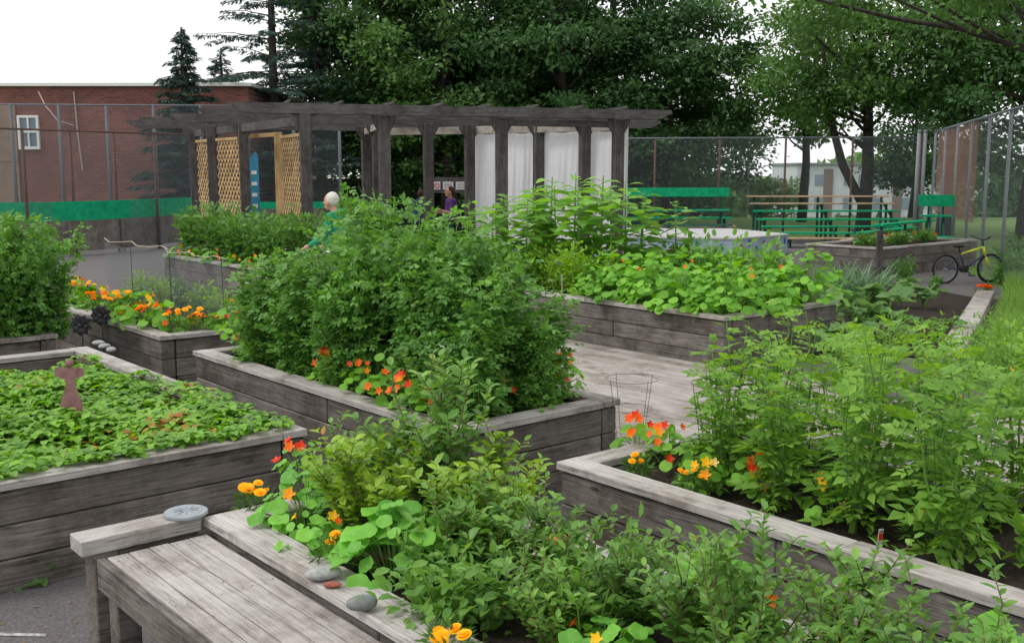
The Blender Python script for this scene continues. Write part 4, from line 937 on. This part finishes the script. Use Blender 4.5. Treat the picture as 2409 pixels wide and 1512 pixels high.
for (org,du,cnt) in ((pts[0],pts[1]-pts[0],7),(pts[0],pts[4]-pts[0],10)):
    nrm=Vector((du.y,-du.x,0)).normalized()
    if nrm.y>0: nrm=-nrm
    ux=du.normalized()
    for i in range(cnt):
        c=org+du*((i+.6)/cnt)+nrm*.006+Vector((0,0,.25+.09*math.sin(i*2.2))); m=MB()
        def q_(a,b): v=c+ux*a+Vector((0,0,b)); return (v.x,v.y,v.z)
        m.add([q_(.045*math.cos(a),.05*math.sin(a)) for a in np.linspace(0,6.283,9)[:-1]],[list(range(8))])
        for an_ in (-.6,-.25,.05,.35,1.1):
            s_,c_=math.sin(an_),math.cos(an_); L_=.12 if an_<1 else .095
            m.add([q_(.03*s_-.009*c_,.03*c_+.009*s_),q_(.03*s_+.009*c_,.03*c_-.009*s_),q_(L_*s_+.008*c_,L_*c_-.008*s_),q_(L_*s_-.008*c_,L_*c_+.008*s_)],[[0,1,2,3]])
        m.build('handprint',hc[(i*3+cnt)%5],t)
# ------------------------------------------------------------ bicycle
bk=thing('bicycle','small black and yellow bicycle leaning near the side fence','bicycle',G(2222,668,0),.22)
rub=noisemat('rubber',(.01,.01,.01),(.02,.02,.02),20,.8); yel=noisemat('yellow_green_paint',(.5,.6,.04),(.6,.65,.06),5,.4); pur=noisemat('purple_black_paint',(.03,.02,.08),(.05,.04,.12),5,.3)
R=.25
for x in (0,.92):
    wh=MB(); aa=np.linspace(0,2*math.pi,33); tube(wh,[(x+R*math.cos(a),0,R+.02+R*math.sin(a)) for a in aa],.022,6); w_=wh.build('wheel',rub,bk,True)
    m=MB(); tube(m,[(x+(R-.03)*math.cos(a),0,R+.02+(R-.03)*math.sin(a)) for a in aa],.009,5)
    for k in range(14):
        a=k*2*math.pi/14; tube(m,[(x,0,R+.02),(x+(R-.03)*math.cos(a),0,R+.02+(R-.03)*math.sin(a))],.0025,3)
    tube(m,[(x,-.05,R+.02),(x,.05,R+.02)],.018,8); m.build('rim',metalg,w_)
m=MB(); bb=(.38,0,.27); seat=(.28,0,.6); hd=(.76,0,.66); hd2=(.79,0,.52)
tube(m,[seat,bb],.017,8); tube(m,[bb,hd2],.02,8); tube(m,[(0,.0,.27),bb],.012,6); tube(m,[(0,0,.27),(.29,0,.54)],.01,6); m.build('frame',pur,bk,True)
m=MB(); tube(m,[(.29,0,.54),hd],.019,8); tube(m,[hd,hd2],.025,8); tube(m,[hd2,(.92,0,.27)],.02,8); m.build('fork',yel,bk,True)
m=MB(); ell(m,(.25,0,.68),(.13,.065,.03),12,8); tube(m,[(.27,0,.58),(.26,0,.67)],.012,6); m.build('saddle',rub,bk,True)
m=MB(); tube(m,[hd,(.73,0,.8)],.013,6); tube(m,[(.68,-.27,.86),(.72,-.1,.8),(.73,0,.8),(.72,.1,.8),(.68,.27,.86)],.013,6); m.build('handlebar',blackm,bk,True)
m=MB(); tube(m,[(.38,-.05,.27),(.38,.05,.27)],.07,14); tube(m,[(.38,-.06,.27),(.48,-.06,.16)],.01,5); box(m,.43,.53,-.13,-.06,.145,.165); tube(m,[(.38,.06,.27),(.28,.06,.38)],.01,5); box(m,.23,.33,.06,.13,.37,.39); m.build('crank',blackm,bk)
# ------------------------------------------------------------ people
def remesh(mb,vox,name,m_,parent):
    me=mb.mesh(name,m_); o=link(name,me,parent); md=o.modifiers.new('r','REMESH'); md.mode='VOXEL'; md.voxel_size=vox
    sm=o.modifiers.new('s','SMOOTH'); sm.factor=.5; sm.iterations=4
    dg=bpy.context.evaluated_depsgraph_get(); n=bpy.data.meshes.new_from_object(o.evaluated_get(dg)); n.name=name
    o.modifiers.clear(); o.data=n; n.materials.clear(); n.materials.append(m_)
    n.polygons.foreach_set('use_smooth',np.ones(len(n.polygons),dtype=bool)); return o
def caps(mb,a,b,ra,rb):
    a=Vector(a);b=Vector(b); tube(mb,[a,b],[ra,rb],12); ell(mb,a,(ra,)*3,12,8); ell(mb,b,(rb,)*3,12,8)
def person(label,loc,rz,lean,top_m,leg_m,hair_m,armL,armR,hair='long',sc=1.0,hood=False):
    o=thing('person',label,'person',loc,rz); o.scale=(sc,)*3
    def ln(p):
        z=p[2]-.95
        return (p[0],p[1]-max(z,0)*math.sin(lean),.95+max(z,0)*math.cos(lean)+min(z,0))
    hip=[(.09,0,.93),(-.09,0,.93)]; knee=[(.1,-.02,.5),(-.1,-.02,.5)]; ank=[(.1,.02,.08),(-.1,.02,.08)]
    sh=[ln((.17,0,1.37)),ln((-.17,0,1.37))]; hdc=Vector(ln((0,-.03,1.56)))+Vector((0,-.03*math.sin(lean),0))
    arms=[[sh[0]]+[tuple(Vector(sh[0])+Vector(q)) for q in armL],[sh[1]]+[tuple(Vector(sh[1])+Vector(q)) for q in armR]]
    def torso(mb,e):
        caps(mb,(0.04,0,.95),ln((.06,0,1.15)),.115+e,.1+e); caps(mb,(-.04,0,.95),ln((-.06,0,1.15)),.115+e,.1+e)
        caps(mb,ln((.07,0,1.15)),ln((.1,0,1.33)),.1+e,.085+e); caps(mb,ln((-.07,0,1.15)),ln((-.1,0,1.33)),.1+e,.085+e); caps(mb,sh[0],sh[1],.06+e,.06+e)
    b=MB(); torso(b,0); caps(b,ln((0,0,1.38)),hdc,.052,.05); ell(b,hdc+Vector((0,0,.02)),(.074,.092,.11),18,12); ell(b,hdc+Vector((0,-.03,-.05)),(.052,.06,.055),12,8)
    ell(b,hdc+Vector((0,-.1,-.0)),(.013,.02,.022),8,6)
    for sg in (-1,1): ell(b,hdc+Vector((sg*.077,0,0)),(.012,.02,.03),8,6)
    for k in (0,1):
        caps(b,hip[k],knee[k],.085,.055); caps(b,knee[k],ank[k],.055,.038); caps(b,ank[k],(ank[k][0],-.12,.035),.035,.03)
        a=arms[k]; caps(b,a[0],a[1],.045,.036); caps(b,a[1],a[2],.036,.026)
        w_=Vector(a[2]); dr=(w_-Vector(a[1])).normalized(); sd=dr.cross(Vector((0,1,.2))).normalized(); pn=dr.cross(sd)
        caps(b,w_,w_+dr*.07,.026,.034)
        for f,(off,L_) in enumerate(((-.027,.06),(-.009,.075),(.009,.07),(.027,.055))):
            s0=w_+dr*.07+sd*off; s1=s0+dr*L_*.55; s2=s1+(dr*.7+pn*.5).normalized()*L_*.5; caps(b,s0,s1,.0095,.0088); caps(b,s1,s2,.0088,.0075)
        s0=w_+dr*.02-sd*.025; caps(b,s0,s0+(dr*.6-sd*.7).normalized()*.05,.011,.009)
    remesh(b,.0075,'body',skin,o)
    c=MB(); torso(c,.018)
    for k in (0,1):
        a=arms[k]; caps(c,a[0],a[1],.062,.052)
        e=Vector(a[1])+(Vector(a[2])-Vector(a[1]))*(.92 if hood else .05); caps(c,a[1],e,.052,.042)
    if hood: ell(c,Vector(ln((0,.07,1.42))),(.11,.07,.07),12,8)
    remesh(c,.012,'jacket' if hood else 'shirt',top_m,o)
    c=MB(); caps(c,(.05,0,.93),(-.05,0,.93),.125,.125)
    for k in (0,1): caps(c,hip[k],knee[k],.1,.07); caps(c,knee[k],(ank[k][0],ank[k][1],.14),.07,.055)
    remesh(c,.014,'trousers',leg_m,o)
    for k in (0,1): c=MB(); ell(c,(ank[k][0],-.05,.045),(.048,.13,.045),14,8); c.build('shoe',blackm,o,True)
    c=MB(); ell(c,hdc+Vector((0,.025,.045)),(.085,.09,.1),16,12,0,.02)
    if hair=='long': caps(c,hdc+Vector((0,.07,0)),hdc+Vector((0,.09,-.17)),.065,.03)
    remesh(c,.012,'hair',hair_m,o)
    for sg in (-1,1): c=MB(); ell(c,hdc+Vector((sg*.03,-.088,.02)),(.011,.006,.007),8,6); c.build('eye',blackm,o,True)
    c=MB(); ell(c,hdc+Vector((0,-.092,-.052)),(.022,.008,.006),8,6); c.build('mouth',f_rd,o,True)
    return o
gj=noisemat('green_fleece',(.01,.2,.1),(.02,.3,.15),6,.9,.3); wh=noisemat('white_hair',(.5,.48,.42),(.65,.63,.58),40,.9,.4); dk=noisemat('dark_cloth',(.015,.015,.02),(.03,.03,.04),10,.9); purp=noisemat('purple_cloth',(.06,.02,.11),(.09,.035,.16),8,.9); nav=noisemat('navy_cloth',(.02,.035,.08),(.04,.06,.13),8,.9); brh=noisemat('brown_hair',(.03,.012,.008),(.07,.03,.02),40,.8,.3)
person('person with white hair in green hooded jacket bending over the plants',(X_at(812,14.2),14.2,.0),math.radians(-110),.3,gj,dk,wh,[(.05,-.1,-.26),(.03,-.3,-.36)],[(-.05,-.1,-.26),(-.02,-.3,-.38)],'short',1.05,True)
person('person in purple t shirt with tied brown hair near the notices',(X_at(1063,23.2),23.2,0),math.radians(-70),.05,purp,dk,brh,[(.06,-.06,-.26),(.0,-.26,-.2)],[(-.06,-.05,-.27),(-.02,-.24,-.25)],'long',1.0)
person('person in navy jacket standing in the shade left of notices',(X_at(988,23.8),23.8,0),math.radians(160),.05,nav,dk,brh,[(.06,0,-.27),(.07,-.1,-.5)],[(-.06,0,-.27),(-.07,-.1,-.5)],'short',.95,True)
for px,lab in ((1046,'dark green bin below the purple shirt'),(1090,'dark bin right of the person in purple')):
    t=thing('rubbish_bin',lab,'bin',(X_at(px,22.3),22.3,0)); m=MB(); tube(m,[(0,0,0),(0,0,.95)],[.2,.25],16); m.build('body',dkgreen if px<1060 else dk,t); m=MB(); tube(m,[(0,0,.952),(0,0,1.0),(0,0,1.06)],[.27,.27,.18],16); m.build('lid',blackm,t)
nb=thing('notice_board','dark board with paper notices and a no smoking sign','notice board',(X_at(1062,24.5),24.5,0)); zc=D(0,438,24.5).z
m=MB(); box(m,-.55,.5,0,.03,zc-.16,zc+.2); m.build('board',wpx,nb)
for xa in (-.5,.38): m=MB(); box(m,xa,xa+.06,.032,.09,0,zc+.2); m.build('post',wpz,nb)
redm=noisemat('red_ink',(.5,.02,.02),(.6,.03,.03),5,.6); inkm=noisemat('grey_ink',(.1,.1,.14),(.15,.15,.2),5,.6)
for i,(xa,w_) in enumerate(((-.42,.16),(-.2,.24),(.1,.22),(.37,.08))):
    m=MB(); box(m,xa,xa+w_,-.008,-.002,zc-.08,zc+.1,0,.0005); pp=m.build('notice',whitep,nb); m=MB()
    if i==0:
        tube(m,[(xa+w_/2+.055*math.cos(a),-.012,zc+.01+.055*math.sin(a)) for a in np.linspace(0,6.283,21)],.009,4); bar(m,(xa+w_/2-.04,-.012,zc+.05),(xa+w_/2+.04,-.012,zc-.03),.006,.012); m.build('prohibition_mark',redm,pp)
    else:
        for k in range(4): box(m,xa+.02,xa+w_-.02-.01*(k%2),-.011,-.009,zc+.06-k*.035,zc+.07-k*.035,0,.0003)
        m.build('print_lines',inkm,pp)
# ------------------------------------------------------------ trees
def crown(c,r,nc,nl,ls,m_,T=T_RH,cr=(.6,1.2),flat=.4):
    mb=MB(); u=rv(nc)*(rng.uniform(.25,1,(nc,1))**.45); C_=u*np.array(r)+np.array(c); R_=rng.uniform(*cr,nc)
    ii=np.repeat(np.arange(nc),nl); n=len(ii); off=rng.normal(0,.5,(n,3))*R_[ii][:,None]*np.array([1,1,flat])
    P=C_[ii]+off; out=(P-np.array(c))/np.array(r)
    N=UP*.9+out*.5+rv(n)*.6; Dv=off*.8+rv(n)*.6; leafb(mb,P,Dv,N,rng.uniform(.6,1.3,n)*ls,T)
    return mb,C_
def tree(label,px,Y,h,r,zc,m_,nc=60,nl=170,ls=.2,tr=.22,fork=False,name='maple_tree',group='broadleaf trees behind the pergola',cr=(.6,1.2),X=None,base=None,rz_=None):
    x=X_at(px,Y) if X is None else X; o=thing(name,label,'tree',(x,Y,0),0,group)
    mb,C_=crown((0,0,zc),(r,r,rz_ or (h-zc)),nc,nl,ls,m_,cr=cr); mb.build('crown',m_,o)
    tb=MB(); b0=Vector(base or (0,0,-.1)); tp=Vector((0,0,zc+(h-zc)*.5))
    tube(tb,[b0,b0.lerp(tp,.3)+Vector((.1,0,0)),b0.lerp(tp,.6),tp],[tr*1.3,tr,tr*.75,tr*.3],8)
    if fork: tube(tb,[b0+Vector((.05,0,.9)),Vector((-.7,.1,2.2)),Vector((-1.3,0,4)),Vector((-1.6,0,zc+1))],[tr*.8,tr*.7,tr*.5,tr*.2],8)
    for c in C_[rng.permutation(nc)[:16]]:
        c=Vector(c); q=b0.lerp(tp,max(.25,min(.95,(c.z*.75)/max(tp.z,1)))); mid=q.lerp(c,.5)+Vector((0,0,-.15)); tube(tb,[q,mid,c],[tr*.35,tr*.22,tr*.08],5)
    tb.build('trunk',bark,o,True); return o
def spruce(label,px,Y,h,r,m_,zb=.8,tiers=22,dens=26,top=.02):
    o=thing('spruce_tree',label,'tree',(X_at(px,Y),Y,0),0,'conifers left of the pergola'); tb=MB(); tube(tb,[(0,0,0),(0,0,h*.5),(0,0,h)],[.2,.13,.02],8)
    lf=MB()
    for k in range(tiers):
        u=k/(tiers-1); z=zb+(h-zb-.1)*u; L=r*(1-u)**.8+top+.05; nb=random.randint(5,8)
        for b in range(nb):
            a=random.uniform(0,6.28); l=L*random.uniform(.5,1.15); droop=random.uniform(.0,.25)
            zz=z+random.uniform(-.12,.12); e=np.array([l*math.cos(a),l*math.sin(a),zz-l*droop+.12*l]); s=np.array([0,0,zz]); mid=(s+e)/2+np.array([0,0,.05*l])
            tube(tb,[s,mid,e],[.025,.015,.006],4)
            n=max(8,int(dens*l*2.2)); t_=rng.uniform(.1,1.02,n)[:,None]; P=(1-t_)**2*s+2*t_*(1-t_)*mid+t_**2*e
            sd=np.array([-math.sin(a),math.cos(a),0]); sg=rng.choice([-1,1],n)[:,None]
            P=P+sd*sg*rng.uniform(0,.22,(n,1))*l**.5*(1.1-t_)+np.array([0,0,-1])*rng.uniform(0,.1,(n,1))
            Dv=np.array([math.cos(a),math.sin(a),0])*.6+sd*sg*.9+np.array([0,0,-.3])+rv(n)*.3
            leafb(lf,P,Dv,UP+rv(n)*.4,rng.uniform(.12,.28,n),T_NEED)
    tb.build('trunk',bark,o); lf.build('crown',m_,o); return o
spruce('small pointed spruce in front of the brick school',440,34,6.5,1.9,L_spr,.6,26,dens=62)
spruce('tall open spruce with level branches left of the maples',650,38,13.5,4.1,L_spr,1.2,21,dens=36)
spruce('second tall spruce just right of the open spruce',755,40,15,3.2,L_spr,1.5,25,dens=38)
spruce('dark low branched spruce behind the lattice panels',530,40,6.5,2.6,L_spr,1.0,18,dens=44)
tl=[(905,41,12,3.6,6.3,L_tree),(1050,39,12,3.4,6.5,L_tre2),(1190,43,13,3.6,6.8,L_tree),(1320,38,12,3.3,6.0,L_tree),(1440,41,12,3.5,5.8,L_tree),(1570,39,9.0,3.1,5.0,L_tree),(1010,45,8,3.5,4.2,L_tree),(1270,46,8,3.8,4.2,L_tree),(860,44,13,2.8,7.5,L_tree)]
labs=['maple directly right of the tall spruces','lighter green maple behind the left part of pergola','tall maple with straight trunk behind the pergola centre','dark maple behind the white tarps','dark maple rising above the right end of pergola','lower dark maple right of the pergola with sky beside it','shaded maple filling the gap behind the people','shaded maple filling the gap behind the tarps','maple crown tucked behind the tall spruces']
for (a,l) in zip(tl,labs): tree(l,a[0],a[1],a[2],a[3],a[4],a[5],nc=120,nl=190,ls=.21)
g2='trees around the lawn gap at the right'
tree('forked dark trunk tree behind the bleachers',2035,34.5,8.5,3.9,5.6,L_tre2,90,180,.18,.2,True,group=g2,rz_=2.4)
tree('tree with high crown at the back right corner',2230,33,9,3.4,6.1,L_tre2,80,180,.18,.22,group=g2,rz_=2.8)
tree('tree beyond the side fence at the right edge',2420,31,9,3.6,5.2,L_tree,90,180,.18,.22,group=g2,rz_=3.4)
tree('tree with thin crown above the lawn gap',1890,42,10,2.8,6.0,L_tre2,55,140,.2,.16,group=g2,rz_=3.0)
tree('small dark tree behind the back fence near the white block',2150,46,6,2.6,3.4,L_far,50,150,.22,.14,group=g2,rz_=2.4)
tree('small dark tree left of the lawn gap',1640,50,5.5,3.2,2.8,L_far,60,150,.24,.14,group=g2,rz_=2.6)
tree('near tree overhanging the top right corner',0,19,8.6,5.2,6.4,L_tre2,110,250,.125,.2,name='oak_tree',group=g2,X=8.6,base=(4.2,2,-.1),cr=(.4,.9),rz_=2.1)
t=thing('round_bush','pale green rounded bush beyond the back fence','bush',(X_at(1822,52),52,0)); mb,_=crown((0,0,.6),(1.4,1.4,1.4),40,160,.16,L_lit,cr=(.35,.6)); mb.build('foliage',L_lit,t)
m=MB(); tube(m,[(0,0,-1),(0,0,3)],.07,8); o=m.build('utility_pole',conc); o.location=(X_at(1760,50),50,0); tag(o,'thin pale pole on the lawn beyond the back fence','pole')
mb=MB(); n=26000; x=rng.uniform(-1,1,n); X_=np.where(x<0,x*24-2,x*40+2); z=rng.uniform(0,1,n)**.8; Yp=rng.uniform(58,66,n)
top=3.6+1.4*np.sin(X_*.35)+1.0*np.sin(X_*.9+1); top=np.where((X_>13)&(X_<26),-1.3+.5*np.sin(X_),top); top=np.where(X_<-6,1.2+.5*np.sin(X_*.7),top)
P=np.stack([X_,Yp,-4+(top+4)*z],1); leafb(mb,P,rv(n),UP+rv(n)*.8,rng.uniform(.4,.8,n),T_RH)
tag(mb.build('distant_wood',L_far),'dark mass of distant woodland behind the trees','woodland',kind='stuff')
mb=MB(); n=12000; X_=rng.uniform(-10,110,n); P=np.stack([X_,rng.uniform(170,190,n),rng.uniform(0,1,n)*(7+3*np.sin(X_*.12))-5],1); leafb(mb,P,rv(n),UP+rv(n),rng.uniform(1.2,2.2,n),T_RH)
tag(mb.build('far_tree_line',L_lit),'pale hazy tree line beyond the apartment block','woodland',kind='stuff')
